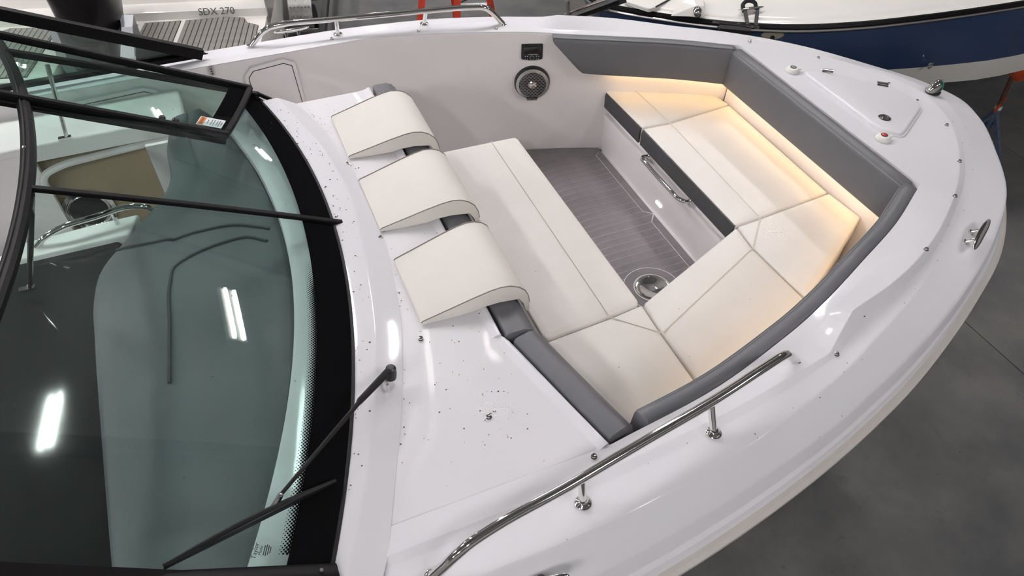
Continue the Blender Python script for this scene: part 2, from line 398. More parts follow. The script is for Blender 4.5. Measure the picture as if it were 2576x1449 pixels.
rub = part(MB().add(*sweep(rrp, [p+V((0, 0, -.018)) for p in rG])), 'rub_rail', rubrail_m, label='off-white vinyl rub rail', ang=40)
MB().add(*sweep([(.012, .008), (-.012, .008), (-.016, 0), (-.012, -.012), (.012, -.012)], [p+V((0, 0, -.052)) for p in rG])).build('rub_rail_underside', black_r, rub)

# windscreen base and console deck
def qx(a, b): return lambda y: a-b*y*y
bandR = [(0.24, .885), (.30, .70), (.35, .42), (.375, .12), (.38, 0), (.37, -.24), (.33, -.54), (.31, -.66), (.26, -.84), (.20, -1.03), (.13, -1.21), (.08, -1.34), (.01, -1.50), (-.04, -1.57)]
sR = spl([(x, y, 0) for x, y in bandR], 5)
bandL = [(.165, .90), (.215, .68), (.26, .49), (.305, .15), (.31, .05), (.29, -.19), (.255, -.46), (.21, -.71), (.15, -.93), (.09, -1.10), (.02, -1.28), (-.07, -1.47), (-.11, -1.56)]
sL = spl([(x, y, 0) for x, y in bandL], 5)
def xat(cv, y):
    for a, b in zip(cv[:-1], cv[1:]):
        if (a.y-y)*(b.y-y) <= 0 and abs(a.y-b.y) > 1e-9: return a.x+(b.x-a.x)*(y-a.y)/(b.y-a.y)
    return cv[0].x if y > cv[0].y else cv[-1].x
ysn = [.885-(.885+1.56)*k/48 for k in range(49)]
wb = qx(.2, .15); vb = lambda y: .03-.185*(y+.02)**2
rowsw = []
for off, fn, z in ((0, lambda y: xat(sR, y), -.002), (0, lambda y: xat(sR, y), .002), (-.008, lambda y: xat(sR, y), .006), (.006, lambda y: xat(sL, y), .042), (-.006, lambda y: xat(sL, y), .047), (0, wb, .044), (0, vb, .036), (-.012, vb, .030), (-.02, vb, -.04)):
    rowsw.append([V((fn(y)+off, y, z)) for y in ysn])
part(MB().add(*grid(rowsw)), 'windscreen_plinth', gel, ang=50)
cons = [(p.x-.03, p.y) for p in sR if p.y > -1.37]
cons = cons+[(.045, -1.37)]+[(.757, -1.372)]+[(.63, -.875)]+[(.612, -.84), (.612, .885)]
part(MB().add(*prism(cons, -.04, 0.0, .006, 2)), 'console_deck', gel_ns, label='flat white foredeck behind the bow seats', ang=50)
for p_, q_ in (((.612, .885, 0), (.612, -.845, 0)), ((.618, -.86, 0), (.752, -1.366, 0))):
    part(MB().add(*sweep([(-.055, -.002), (-.03, .001), (-.014, .008), (-.004, .009), (0, .004), (0, -.02), (-.055, -.02)], [V(p_), V(p_)*.5+V(q_)*.5, V(q_)])), 'deck_lip', gel, ang=60)
part(MB().add(*box((.43, .875, -.44), (.37, .02, .80))).add(*box((-.1, .875, -.46), (.72, .02, .80))), 'console_side', gel_in)

# port and starboard inner liner
np_ = len(rA); half = np_//2
i9 = 9*6; j9 = np_-1-9*6
def linerow(seq, dz, din): 
    out = []
    for p in seq:
        n = V((0, -1 if p.y > 0 else 1, 0)); k = min(max((p.x-.5)/1.6, 0), 1)
        out.append(V((p.x, p.y, 0))+n*din*(1-1.5*k)+V((0, 0, p.z*0+dz)))
    return out
pw = rA[j9:]
part(MB().add(*grid([[p+V((0, 0, -.004)) for p in pw], [p+V((0, -.008, -.018)) for p in pw], linerow(pw, -.30, .02), linerow(pw, -.60, .04), linerow(pw, -.83, .055)])), 'liner_side', gel_in, ang=60, label='smooth white inner wall of the port side')
sw = rA[:i9+1]
part(MB().add(*grid([[p+V((0, 0, -.004)) for p in sw], [p+V((0, .008, -.018)) for p in sw], linerow(sw, -.30, .02), linerow(sw, -.83, .055)])), 'liner_side', gel_in, ang=60)
fw = [p for p in rA[i9:j9+1]]
part(MB().add(*grid([[p+V((0, 0, -.004)) for p in fw], [V((p.x-.006, p.y, -.30)) for p in fw], [V((p.x-.01, p.y, -.84)) for p in fw]])), 'liner_bow', gel_in)

# ------------------------------------------------------------------ bow floor with planks
ZF = -.82
bf = part(MB().add(*prism([(.40, 1.38), (.40, -1.2), (1.6, -1.1), (2.2, -.9), (2.2, .93), (1.6, 1.16), (.9, 1.36)], ZF-.04, ZF+.0016)), 'bow_floor', caulk)
pt_ = .05035; y0_ = .816
inner1 = [(1.36, 1.30), (1.36, .395), (2.0, .395), (2.005, .965)]
def plank(poly, top=ZF+.0028, nm='plank', mt=foam):
    if len(poly) < 3 or abs(area2(poly)) < 2e-4: return
    MB().add(*prism(inset(poly, .0015), ZF-.003, top)).build(nm, mt, bf, origin=None)
# port border plank along the wall, then one along the seat
wl = lambda x: 1.12-(x-1.63)*(.12/.43)
plank([(1.30, wl(1.30)+.06), (2.055, 1.05), (2.055, 1.0), (2.006, .962), (1.30, wl(1.30)-.047)])
plank([(2.055, 1.0), (2.052, .324), (2.005, .365), (2.006, .962)])
for k in range(-8, 31):
    ya = y0_-pt_*k; yb = ya-pt_; sl = .12/.43
    if k in (9, 10): continue
    p = [(1.34, ya), (2.004, ya), (2.004, yb), (1.34, yb)]
    plank(clip(p, sl, 1, 1.12-.05+1.63*sl) if k < 9 else p)
plank([(1.34, .363), (2.004, .363), (2.05, .321), (1.34, .321)])
plank([(1.34, .321), (2.05, .321), (2.004, .2625), (1.34, .2625)])
plank([(2.052, .318), (2.055, -.75), (2.006, -.75), (2.006, .261)])
TB = (1.735, -.205)
def ring(r0, r1, z0, z1, n=40, c=TB):
    a = [[V((c[0]+r*math.cos(t), c[1]+r*math.sin(t), z)) for t in [2*math.pi*i/n for i in range(n)]] for r, z in ((r0, z0), (r1, z0), (r1, z1), (r0, z1), (r0, z0))]
    return loft(a, True, False)
MB().add(*ring(.150, .1545, ZF, ZF+.0055)).build('caulk_ring', caulk, bf)
MB().add(*ring(.100, .150, ZF, ZF+.005)).build('plank', foam, bf)
MB().add(*ring(.093, .100, ZF, ZF+.008)).build('caulk_ring', caulk, bf)
tb = part(MB().add(*lathe([(.001, -.004), (.045, -.002), (.060, .006), (.086, .010), (.092, .006), (.092, -.01), (.001, -.01)], (*TB, ZF+.006), n=36)), 'table_socket', chrome, label='polished steel table socket in the bow floor')
for i in range(6):
    t = i*math.pi/3+.3; MB().add(*lathe([(.0055, 0), (.0045, .003), (.001, .004)], (TB[0]+.075*math.cos(t), TB[1]+.075*math.sin(t), ZF+.013), n=10)).build('screw', chrome, tb)

# ------------------------------------------------------------------ seat base
ZS = -.40; TH = .105
seat_in = [(2.075, 1.0), (2.075, -.33), (1.40, -.63), (1.36, -.63), (1.36, .80), (.90, .80), (.78, .86), (.78, -.80), (.95, -1.20), (1.5, -1.15), (2.1, -.92), (2.63, -.62), (2.66, .62), (2.15, .94)]
fp = MB()
fp.add(*prism([(2.068, 1.02), (2.068, -.36), (2.69, -.36), (2.69, .70), (2.30, .96)], ZF-.01, -.56))
fp.add(*prism([(2.088, 1.015), (2.088, -.36), (2.69, -.36), (2.69, .70), (2.30, .95)], -.565, ZS-TH-.002))
part(fp, 'bow_locker_front', gel_in, label='white moulded front of the bow seat', ang=30)
part(MB().add(*bar((2.056, 1.0, -.555), (2.056, -.36, -.555), .012, .018)), 'locker_ledge', gel_in)
led = part(MB().add(*box((2.063, .306, -.737), (.012, .055, .016))), 'courtesy_light', led_w, label='small white courtesy light low on the seat front')
hx = 2.06
hp = spl([(hx+.012, .493, -.535), (hx-.03, .490, -.52), (hx-.052, .465, -.512), (hx-.055, .40, -.512), (hx-.055, .15, -.512), (hx-.052, .085, -.512), (hx-.03, .060, -.52), (hx+.012, .057, -.535)], 6)
gh = part(MB().add(*tube(hp, .0115, 12)), 'grab_handle', chrome, label='chrome grab handle under the charcoal seat edge')
for y in (.493, .057): MB().add(*lathe([(.019, 0), (.019, .004), (.013, .008), (.001, .008)], (hx+.006, y, -.535), (-1, 0, .2), 16)).build('flange', chrome, gh)

# warm strip lights under the coaming
def offpath(seq, d, z):
    out = []
    for i, p in enumerate(seq):
        t = seq[min(i+1, len(seq)-1)]-seq[max(i-1, 0)]; t = V((t.x, t.y, 0)).normalized()
        out.append(V((p.x-t.y*d, p.y+t.x*d, z)))
    return out
ledp = [p for p in rA if (p.y < 0 and p.x > 1.25) or (p.y >= 0 and p.x > 2.04)]
port_l = [p for p in ledp if p.y > .68]; stb_l = [p for p in ledp if p.y < -.68]
for seq, st in ((port_l, .030), (stb_l, .030), ([V((2.69, -.64, -.067)), V((2.69, 0, -.067)), V((2.69, .64, -.067))], .030)):
    q = [V((p.x, p.y, r_.z-.213)) for p, r_ in zip(offpath(seq, st, 0), seq)]
    part(MB().add(*loft([[p+V((0, 0, 0)) for p in q], [p+V((0, 0, -.006)) for p in q]], False, False)).add(*sweep([(-.005, 0), (.005, 0), (.005, -.005), (-.005, -.005)], q)), 'strip_light', led_m, label='warm strip light under the bolster')

# ------------------------------------------------------------------ seat cushions
def cushion(poly, label, r=.02, seams=(), front=None, puff=.006, th=TH, z=ZS):
    rp = round_poly(inset(poly, .003), r, 4)
    if not front: part(MB().add(*prism(inset(poly, .012), ZF-.01, z-th-.002)), 'seat_base', gel_in)
    ob = MB().add(*prism(inset(poly, .0018), z-th, z-.004, .012, 4, puff, rnd=r)).build('seat_cushion', vinyl_w, None, 50)
    tag(ob, label, 'cushion', 'bow seat cushions')
    for s in seams:
        pts = [V((x, y, z+.0012+puff*.35)) for x, y in s]
        MB().add(*tube(pts, .0028, 6)).build('seam', piping, ob)
    # welt around the top edge
    wl_ = round_poly(inset(poly, .013), max(r-.006, .004), 4); pts = [V((x, y, z-.0075)) for x, y in wl_]; pts.append(pts[0])
    MB().add(*tube(pts, .0035, 6, False)).build('piping', piping, ob)
    if front:
        (xa, ya), (xb_, yb_) = front
        MB().add(*loft([[V((xa-.008, ya, z-th-.002)), V((xa-.010, ya, z-.03)), V((xa-.004, ya, z-.010)), V((xa+.010, ya, z-.010)), V((xa+.012, ya, z-th-.002))],
                        [V((xb_-.008, yb_, z-th-.002)), V((xb_-.010, yb_, z-.03)), V((xb_-.004, yb_, z-.010)), V((xb_+.010, yb_, z-.010)), V((xb_+.012, yb_, z-th-.002))]])).build('front_band', vinyl_d, ob)['label'] = 'charcoal vinyl front band'
    return ob
cushion([(.90, .80), (1.37, .785), (1.378, -.588), (1.21, -.606), (.90, -.625)], 'long cream bench cushion in front of the three headrests', .03, [[(1.215, .775), (1.21, -.602)]])
cushion([(.90, -.63), (1.21, -.612), (1.38, -.594), (1.372, -.77), (1.368, -1.15), (1.04, -1.24)], 'cream corner cushion between the long bench cushion and the angled grey backrest', .015, [[(1.21, -.616), (1.37, -.775)]])
cushion([(1.388, -.592), (2.068, -.318), (2.05, -.475), (2.072, -.95), (1.378, -1.18), (1.376, -.775)], 'cream side cushion along the starboard rail, next to the table socket', .015, [[(1.382, -.772), (2.048, -.478)]])
cushion([(2.075, -.315), (2.21, -.308), (2.672, -.272), (2.692, -.487), (2.077, -.845), (2.056, -.47)], 'cream corner cushion at the starboard end of the bow, by the dark gap', .012, [[(2.21, -.312), (2.056, -.468)]])
cushion([(2.068, .592), (2.235, .582), (2.675, .622), (2.668, -.268), (2.21, -.302), (2.068, -.308)], 'large cream bow cushion with charcoal front, above the grab handle', .012, [[(2.235, .578), (2.21, -.298)]], ((2.068, .585), (2.068, -.303)))
cushion([(2.055, 1.03), (2.22, .965), (2.655, .765), (2.68, .628), (2.235, .590), (2.066, .600)], 'small cream cushion with charcoal front against the port wall', .012, [[(2.222, .958), (2.237, .594)]], ((2.062, 1.015), (2.066, .606)))

# ------------------------------------------------------------------ coaming bolsters
def bolster(path, prof, label, side=1, slant=None):
    rings = []
    pth = [V(p) for p in path]
    for i, p in enumerate(pth):
        t = pth[min(i+1, len(pth)-1)]-pth[max(i-1, 0)]; t.z = 0; t.normalize(); n = V((-t.y, t.x, 0))*side
        rg = [p+n*d+V((0, 0, z)) for d, z in prof]
        if slant:
            wgt = max(0, 1-(p-pth[slant[0]]).length/.55); rg = [q+t*slant[1]*wgt*min(1, max(0, (p.z-.015-q.z)/.2)) for q in rg]
        rings.append(rg)
    # soften the ends
    e0 = [(q-sum(rings[0], V())/len(prof))*.9+sum(rings[0], V())/len(prof)-(pth[1]-pth[0]).normalized()*.006 for q in rings[0]]
    e1 = [(q-sum(rings[-1], V())/len(prof))*.9+sum(rings[-1], V())/len(prof)+(pth[-1]-pth[-2]).normalized()*.006 for q in rings[-1]]
    ob = MB().add(*loft([e0]+rings+[e1])).build('backrest_bolster', vinyl_g, None, 50)
    tag(ob, label, 'cushion', 'grey coaming bolsters')
    return ob, rings
prof_b = [(.002, -.205), (.002, -.012), (.006, -.002), (.014, .003), (.045, .003), (.058, -.001), (.067, -.010), (.072, -.024), (.082, -.13), (.086, -.190), (.080, -.205)]
def stitch(ob, rings, i, mt=thread, r=.0011, d=V((0, 0, .0009))):
    MB().add(*tube([rg[i]+d for rg in rings], r, 5)).build('stitching', mt, ob)
A_st = [p for p in rA[:i9+1] if p.x > .90 and p.y < 0]; A_st[-1] = V((2.665, -.705, -.064))
ob, rg = bolster(A_st, prof_b, 'long curved grey bolster along the starboard side, beside the near handrail')
stitch(ob, rg, 5); stitch(ob, rg, 6)
fwd = [V((2.69, -.650+1.30*i/10, -.067)) for i in range(11)]
ob, rg = bolster(fwd, prof_b, 'straight grey bolster across the bow, below the round filler caps')
stitch(ob, rg, 5, thread_d); stitch(ob, rg, 6)
A_p = [p for p in rA[j9:] if 1.715 < p.x and p.y > 0]; A_p[0] = V((2.665, .705, -.064))
ob, rg = bolster(A_p, prof_b, 'grey bolster on the port side with slanted aft end near the speaker', slant=(len(A_p)-1, -.19))
stitch(ob, rg, 5, vinyl_d, .0016)
# aft backrest in front of the console
prof_a = [(0, -.10), (0, -.002), (.006, .006), (.016, .010), (.070, .008), (.095, -.004), (.112, -.025), (.124, -.06), (.16, -.2), (.262, -.385), (.262, -.41), (.10, -.41)]
pa = [V((.626, .895-1.75*i/12, 0)) for i in range(13)]
ob, rg = bolster(pa, prof_a, 'straight grey backrest running under the three cream headrests')
stitch(ob, rg, 6)
pb = [V((.642, -.885, 0)), V((.680, -1.04, 0)), V((.720, -1.20, 0)), V((.762, -1.352, -.004))]
ob, rg = bolster(pb, [(d*.93, z) for d, z in prof_a], 'angled grey backrest at the starboard end of the foredeck')
stitch(ob, rg, 6)
for ys_, in ((.800,),):
    pc = [V((.629, .915, .003)), V((.629, .842, .003))]

# ------------------------------------------------------------------ headrests
def headrest(yc_a, yc_f, label):
    prof = [(.372, .004), (.372, .012), (.378, .018), (.47, .044), (.56, .070), (.625, .086), (.665, .091), (.70, .086), (.732, .070), (.756, .046), (.769, .015), (.774, -.02), (.776, -.060), (.766, -.068), (.760, -.055), (.752, -.02), (.735, .012), (.66, .020), (.60, .016), (.56, .006), (.47, .0025)]
    ha, hf = .172, .192; rings = []
    for s, k in ((-1, .0), (-1, .55), (-1, .85), (-1, 1), (1, 1), (1, .85), (1, .55), (1, .0)):
        rg = []
        for i, (x, z) in enumerate(prof):
            t = (x-.372)/.39; yc = yc_a+(yc_f-yc_a)*t; hw = ha+(hf-ha)*t
            ins = {0: .012, .55: .004, .85: .001, 1: 0}[k]; 
            y = yc+s*(hw-(.0 if k == 0 else .0)); 
            cx_, cz_ = .60, .03
            dd = {0: .985, .55: .998, .85: 1, 1: 1}[k]
            y -= s*{0: 0, .55: .003, .85: .008, 1: .03}[k]
            pf = .006 if (k == 1 and 2 < i < 10) else 0
            rg.append(V((cx_+(x-cx_)*dd, y, cz_+(z-cz_)*(dd if k else .93)+pf)))
        rings.append(rg)
    rings.insert(4, [(a+b)/2+V((0, 0, .003 if 2 < i < 10 else 0)) for i, (a, b) in enumerate(zip(rings[3], rings[4]))])
    ob = MB().add(*loft(rings)).build('headrest', vinyl_w2, None, 55)
    tag(ob, label, 'headrest', 'cream wedge headrests on the foredeck')
    for rg in (rings[1], rings[-2]):
        MB().add(*tube([rg[i]+V((0, 0, .001)) for i in range(1, 12)], .0022, 6)).build('piping', thread_d, ob)
headrest(.512, .485, 'cream wedge headrest nearest the port side, farthest from the wiper')
headrest(-.005, -.022, 'middle cream wedge headrest of the three on the foredeck')
headrest(-.53, -.53, 'cream wedge headrest nearest the wiper and the angled grey backrest')

# ------------------------------------------------------------------ rails, cleats, hardware
def handrail(s, label):
    pth = [(.130, -1.546, -.004), (.16, -1.545, .022), (.205, -1.541, .062), (.245, -1.535, .084), (.30, -1.526, .094), (.53, -1.493, .095), (.80, -1.448, .095), (1.08, -1.402, .095), (1.34, -1.348, .095), (1.385, -1.338, .092), (1.415, -1.331, .080), (1.44, -1.326, .058), (1.50, -1.312, -.012)]
    p = spl([(x, -y*s if s > 0 else y, z) for x, y, z in pth], 5)
    r = part(MB().add(*tube(p, .0152, 16)), 'handrail', chrome, label=label)
    for x, y, ly in ((.595, -1.508, .026), (1.075, -1.452, .05)):
        yy = y if s < 0 else -y
        st = MB().add(*cyl((x, yy, -.006), (x, yy+(ly if s < 0 else -ly), .088), .0115, 12)).build('stanchion', chrome, r)
        MB().add(*lathe([(.025, 0), (.025, .007), (.021, .011), (.014, .014), (.0115, .018)], (x, yy, -.008), n=20)).build('flange', chrome, r)
    MB().add(*lathe([(.017, -.004), (.019, .001), (.014, .004)], (.128, -1.546 if s < 0 else 1.546, .003), n=16)).build('rail_end', chrome, r)
    e = (1.505, -1.311 if s < 0 else 1.311, -.020)
    MB().add(*lathe([(.026, -.004), (.027, .003), (.016, .010)], e, (.3, 0, 1), 16)).build('rail_end', chrome, r)
    return r
handrail(-1, 'polished steel handrail on the near starboard side deck')
handrail(1, 'polished steel handrail on the far port side deck')
def cleat(p, d, n, L=.2):
    p = V(p); d = V(d).normalized(); n = V(n).normalized(); n = (n-d*n.dot(d)).normalized(); s = d.cross(n)
    mb = MB(); rings = []
    for t in [-1, -.97, -.9, -.75, -.5, -.2, 0, .2, .5, .75, .9, .97, 1]:
        k = math.sqrt(max(.02, 1-abs(t)**2.6)); c = p+d*t*L/2+n*(.052+.004*t*t)
        rings.append([c+s*math.cos(a)*.021*k+n*math.sin(a)*.011*k for a in [2*math.pi*i/12 for i in range(12)]])
    mb.add(*loft(rings))
    o = part(mb, 'cleat', chrome, label=None, ang=60)
    for t in (-.17, .17):
        b = p+d*t*L
        MB().add(*lathe([(.015, -.004), (.015, .004), (.010, .008), (.0085, .02), (.0095, .05)], b, n, 14)).build('cleat_post', chrome, o)
    return o
c_ = cleat((2.70, -.985, -.128), (.80, .42, -.06), (.28, -.62, .72), .27); c_['label'] = 'polished cleat on the starboard bow'
c_ = cleat((.37, -1.642, -.06), (1, .01, 0), (0, -.62, .78)); c_['label'] = 'polished cleat below the near handrail'
c_ = cleat((.37, 1.642, -.06), (1, -.01, 0), (0, .62, .78)); c_['label'] = 'polished cleat outside the far handrail'

# bow light
nl = part(MB().add(*lathe([(.040, -.004), (.041, .006), (.036, .010), (.002, .010)], (3.50, 0, -.150), (.05, 0, 1), 24)), 'bow_light', black_pl, label='chrome bow navigation light with coloured lenses')
def dome(sel, sc_=1.0):
    rings = []
    for i in range(8):
        t = i/7*math.pi/2; r = math.cos(t)
        rings.append([V((3.50+sc_*(.048*r*math.cos(a)+.014*math.sin(t)), sc_*.032*r*math.sin(a), -.142+sc_*.058*math.sin(t))) for a in sel])
    return rings
MB().add(*loft(dome([2*math.pi*k/24 for k in range(24)]), True, True)).build('chrome_cover', chrome, nl)
for s, mt_, nm in ((-1, green_l, 'green_lens'), (1, red_l, 'red_lens')):
    an = [s*(.15+1.15*k/8) for k in range(9)]
    MB().add(*loft([r for r in dome(an, 1.04)][1:6], False, False)).build(nm, mt_, nl)

# anchor hatch
hp_ = [(2.855, .30), (2.875, .335), (2.945, .345), (2.985, .305), (3.275, .05), (3.285, 0), (3.275, -.11), (3.255, -.145), (2.965, -.315), (2.925, -.325), (2.868, -.27), (2.852, -.20)]
def tiltz(o):    # follow the foredeck's fall
    for vv in o.data.vertices:
        x = vv.co.x+W[o.name].x; vv.co.z += -(x-2.86)*.098
    return o
hz = -.083
hr = tiltz(part(MB().add(*prism(round_poly(inset(hp_, -.010), .03, 3), hz-.03, hz+.0016, .001, 2)), 'hatch_recess', gel, ang=20))
ht = tiltz(part(MB().add(*prism(round_poly(hp_, .025, 3), hz-.03, hz+.014, .011, 4)), 'anchor_hatch', gel, label='white anchor locker hatch on the bow', ang=50))
for x, y in ((2.995, .292), (3.215, .10)):
    z = hz-(x-2.86)*.098+.015
    R_ = Matrix.Rotation(math.radians(-41), 3, 'Z')
    h = MB().add(*box((x, y, z), (.056, .046, .008), R_)).build('hinge', chrome, ht)
    a = V((x, y, z+.004)); dd = R_ @ V((.028, 0, 0)); MB().add(*cyl(a-dd, a+dd, .008, 12)).build('hinge_pin', chrome, ht)
MB().add(*lathe([(.030, -.002), (.031, .003), (.024, .006), (.014, .003), (.010, .007), (.001, .007)], (2.955, -.185, hz-.0095+.0145), n=24)).build('hatch_latch', chrome, ht)
# filler caps
for (x, y), bm_, lb in (((2.815, .365), grey_b, 'white deck filler cap with grey button'), ((2.815, -.325), red_b, 'white deck filler cap with red button')):
    z = -.078
    c = part(MB().add(*lathe([(.034, -.004), (.035, .006), (.033, .014), (.028, .020), (.020, .022), (.001, .022)], (x, y, z), n=28)), 'filler_cap', white_p, label=lb)
    MB().add(*lathe([(.0165, 0), (.0165, .003), (.001, .003)], (x, y, z+.0215), n=20)).build('cap_rim', black_pl, c)
    MB().add(*lathe([(.013, 0), (.013, .0035), (.009, .0045), (.001, .0045)], (x, y, z+.022), n=20)).build('cap_button', bm_, c)
    MB().add(*box((x+.040, y-.004, z+.006), (.022, .014, .009))).build('cap_tether', white_p, c)
    MB().add(*ring(.033, .037, z+.001, z+.006, 24, (x, y))).build('cap_ring', white_p, c)

# snap studs
def zdeck(x, y):
    ay = abs(y)
    if x > 1.55: 
        for rr_ in (rA, rA2, rB1, rB2, rC, rD, rE): pass
    best = None
    for i in range(len(rows2)-1):
        for j in range(0, len(rA)-1):
            p = rows2[i][j]
            d = (p.x-x)**2+(p.y-y)**2
            if best is None or d < best[0]: best = (d, p.z, i, j)
    return best[1]
snaps = [(.45, -1.14, 0), (.69, -1.39, None), (1.04, -1.34, None), (1.44, -1.28, None), (1.86, -1.235, None), (1.66, -1.335, None), (2.36, -1.04, None), (2.80, -.79, None), (3.07, -.575, None), (3.28, -.30, None), (.35, -.76, .002), (.36, .31, .001), (.36, -.21, .002), (.55, 1.45, None), (1.02, 1.38, None), (1.44, 1.27, None), (.06, 1.43, None), (3.10, .48, None), (3.30, .13, None), (3.32, -.06, None), (2.79, .72, None), (-.10, 1.55, None), (-.24, 1.53, None)]
s0 = None
for x, y, z in snaps:
    z = zdeck(x, y) if z is None else z
    if s0 is None:
        s0 = part(MB().add(*lathe([(.0100, -.001), (.0100, .0025), (.0065, .004), (.0060, .008), (.0074, .0105), (.0036, .012), (.001, .0105)], (x, y, z), n=14)), 'snap_stud', chrome); b0 = V((x, y, z))
    else:
        c = s0.copy(); COL.objects.link(c); c.parent = boat; W[c.name] = W[s0.name]+V((x, y, z))-b0; c.location = W[c.name]-W[boat.name]

# ------------------------------------------------------------------ port wall fittings
def wall_y(x):
    q = [p for p in rA[half:] if p.y > .5]
    for a, b in zip(q[:-1], q[1:]):
        if (a.x-x)*(b.x-x) <= 0 and a.x != b.x:
            return a.y+(b.y-a.y)*(x-a.x)/(b.x-a.x), (a-b).normalized()
    return 1.42, V((1, 0, 0))
def wall_frame(x, z):
    y, t = wall_y(x); t = V((t.x, t.y, 0)).normalized(); k = min(max((x-.5)/1.6, 0), 1)
    off = .02+(.055-.02)*max(0, min(1, (-.3-z)/.53)); off = off*(1-1.5*k)
    n = V((t.y, -t.x, 0))
    return V((x, y-off, z)), t, n
c, t, n = wall_frame(1.635, -.335); c += n*.004
U = V((0, 0, 1))
spk = part(MB().add(*lathe([(.106, -.01), (.106, .012), (.100, .024), (.088, .028), (.001, .028)], c, n, 40)), 'speaker', black_pl, label='round marine loudspeaker with steel grille in the port wall')
cg = c+n*.026
MB().add(*loft([[cg+(t*math.cos(a)+U*math.sin(a))*r+n*h for a in [2*math.pi*k/40 for k in range(40)]] for r, h in ((.080, -.004), (.098, -.004), (.0975, .004), (.082, .009), (.080, .009), (.080, -.004))], True, False)).build('grille_ring', alu, spk)
gm = MB()
pitch = .0215; rowh = .0108
cells = []
for j in range(-8, 9):
    for i in range(-5, 6):
        gx = (i+(.5 if j % 2 else 0))*pitch; gz = j*rowh
        if math.hypot(gx, gz) < .082 and math.hypot(gx, gz) > .020: cells.append((gx, gz))
for gx, gz in cells:
    pts = []; 
    for sx, sz in ((-.0107, 0), (-.0055, .0072), (.0055, .0072), (.0107, 0), (.0055, -.0072), (-.0055, -.0072)):
        pts.append((gx+sx, gz+sz))
    inn = [(gx+(x-gx)*.74, gz+(z-gz)*.72) for x, z in pts]
    a = [cg+t*x+U*z+n*.006 for x, z in pts]; b = [cg+t*x+U*z+n*.006 for x, z in inn]; d = [q-n*.006 for q in b]
    gm.add(*loft([a, b, d], True, False))
gm.build('grille_mesh', alu, spk, 30, fix=False)['kind'] = 'stuff'
MB().add(*lathe([(.024, 0), (.024, .008), (.021, .010), (.019, .006), (.012, .011), (.001, .013)], cg+n*.003, n, 24)).build('tweeter', chrome, spk)
for k in range(6):
    a = math.pi/6*(1+2*k)+math.pi/6; MB().add(*lathe([(.004, 0), (.003, .002), (.001, .002)], cg+(t*math.cos(a)+U*math.sin(a))*.089+n*.007, n, 8)).build('screw', chrome, spk)
MB().add(*loft([[cg+t*x+U*z+n*h for x, z in ((-.034, -.083), (.034, -.083), (.030, -.100), (-.030, -.100))] for h in (.004, .012)])).build('name_plate', black_pl, spk)
text('lettering', 'Rockford Fosgate', .0085, cg+U*-.0915+n*.0128, t, U, text_w, spk)
c, t, n = wall_frame(1.628, -.135); c += n*.002
pl = [(-.062, .046), (.062, .046), (.062, -.046), (.035, -.052), (0, -.054), (-.035, -.052), (-.062, -.046)]
def wallprism(poly, h0, h1, bev, c, t, n):
    vs, fs = prism(round_poly(poly, .006, 3), h0, h1, bev, 2)
    return [c+t*p.x+U*p.y+n*p.z for p in vs], fs
ms = part(MB().add(*wallprism(pl, -.01, .018, .006, c, t, n)), 'media_controller', black_pl, label='black stereo control panel above the loudspeaker', ang=40)
MB().add(*wallprism([(-.050, .034), (.050, .034), (.050, -.010), (-.050, -.010)], .012, .0186, .0005, c, t, n)).build('display', screen, ms)
MB().add(*loft([[c+U*-.034+(t*math.cos(a)+U*math.sin(a))*r+n*h for a in [2*math.pi*k/24 for k in range(24)]] for r, h in ((.0135, .016), (.0135, .023), (.012, .0235), (.0115, .023), (.0115, .016))], True, False)).build('knob_ring', alu, ms)
MB().add(*lathe([(.0115, .016), (.0115, .022), (.009, .0235), (.001, .0235)], c+U*-.034, n, 20)).build('knob', black_pl, ms)
text('lettering', 'Rockford Fosgate', .0075, c+U*-.014+n*.0192+t*.006, t, U, text_w, ms)
for sx in (-1, 1):
    for i in range(2):
        for j in range(2):
            MB().add(*box(c+t*(sx*(.026+.012*i))+U*(-.026-.017*j)+n*.0186, (.005, .001, .004), Matrix((t, n, U)).transposed())).build('button', text_w, ms)
# locker doors in the port wall
def wall_door(x0, x1, z0, z1, nm, lb):
    c, t, n = wall_frame((x0+x1)/2, (z0+z1)/2-.1); c = V((c.x, c.y, 0)); w2 = (x1-x0)/2
    poly = [(-w2, z0), (-w2, z1-.05), (-w2+.03, z1-.015), (w2-.05, z1), (w2-.01, z1-.02), (w2+.02, z0)]
    sh = [(x*1.0, z) for x, z in poly]
    fr = part(MB().add(*wallprism(inset(sh, -.022), -.03, .006, .004, c, t, n)), 'locker_surround', gel_in, ang=30)
    MB().add(*wallprism(inset(sh, -.003), -.03, .0066, .0005, c, t, n)).build('door_gap', black_r, fr)
    d = part(MB().add(*wallprism(sh, -.02, .009, .004, c, t, n)), 'locker_door', gel_in, label=lb, ang=30)
    return d
wall_door(.075, .315, -.62, -.05, 'locker_door', 'white locker door in the port wall, forward of the windscreen door')
wall_door(-.88, -.39, -.60, -.07, 'locker_door', 'white locker door seen through the tinted glass')
c, t, n = wall_frame(-.095, -.03)
lp = part(MB().add(*wallprism([(-.011, .024), (.011, .024), (.011, -.024), (-.011, -.024)], -.004, .004, .001, c, t, n)), 'striker_plate', alu, label='small steel striker plate with holes')
for z in (-.013, 0, .013): MB().add(*lathe([(.0045, .0035), (.0045, .0046), (.001, .0046)], c+U*z, n, 10)).build('hole', black_pl, lp)

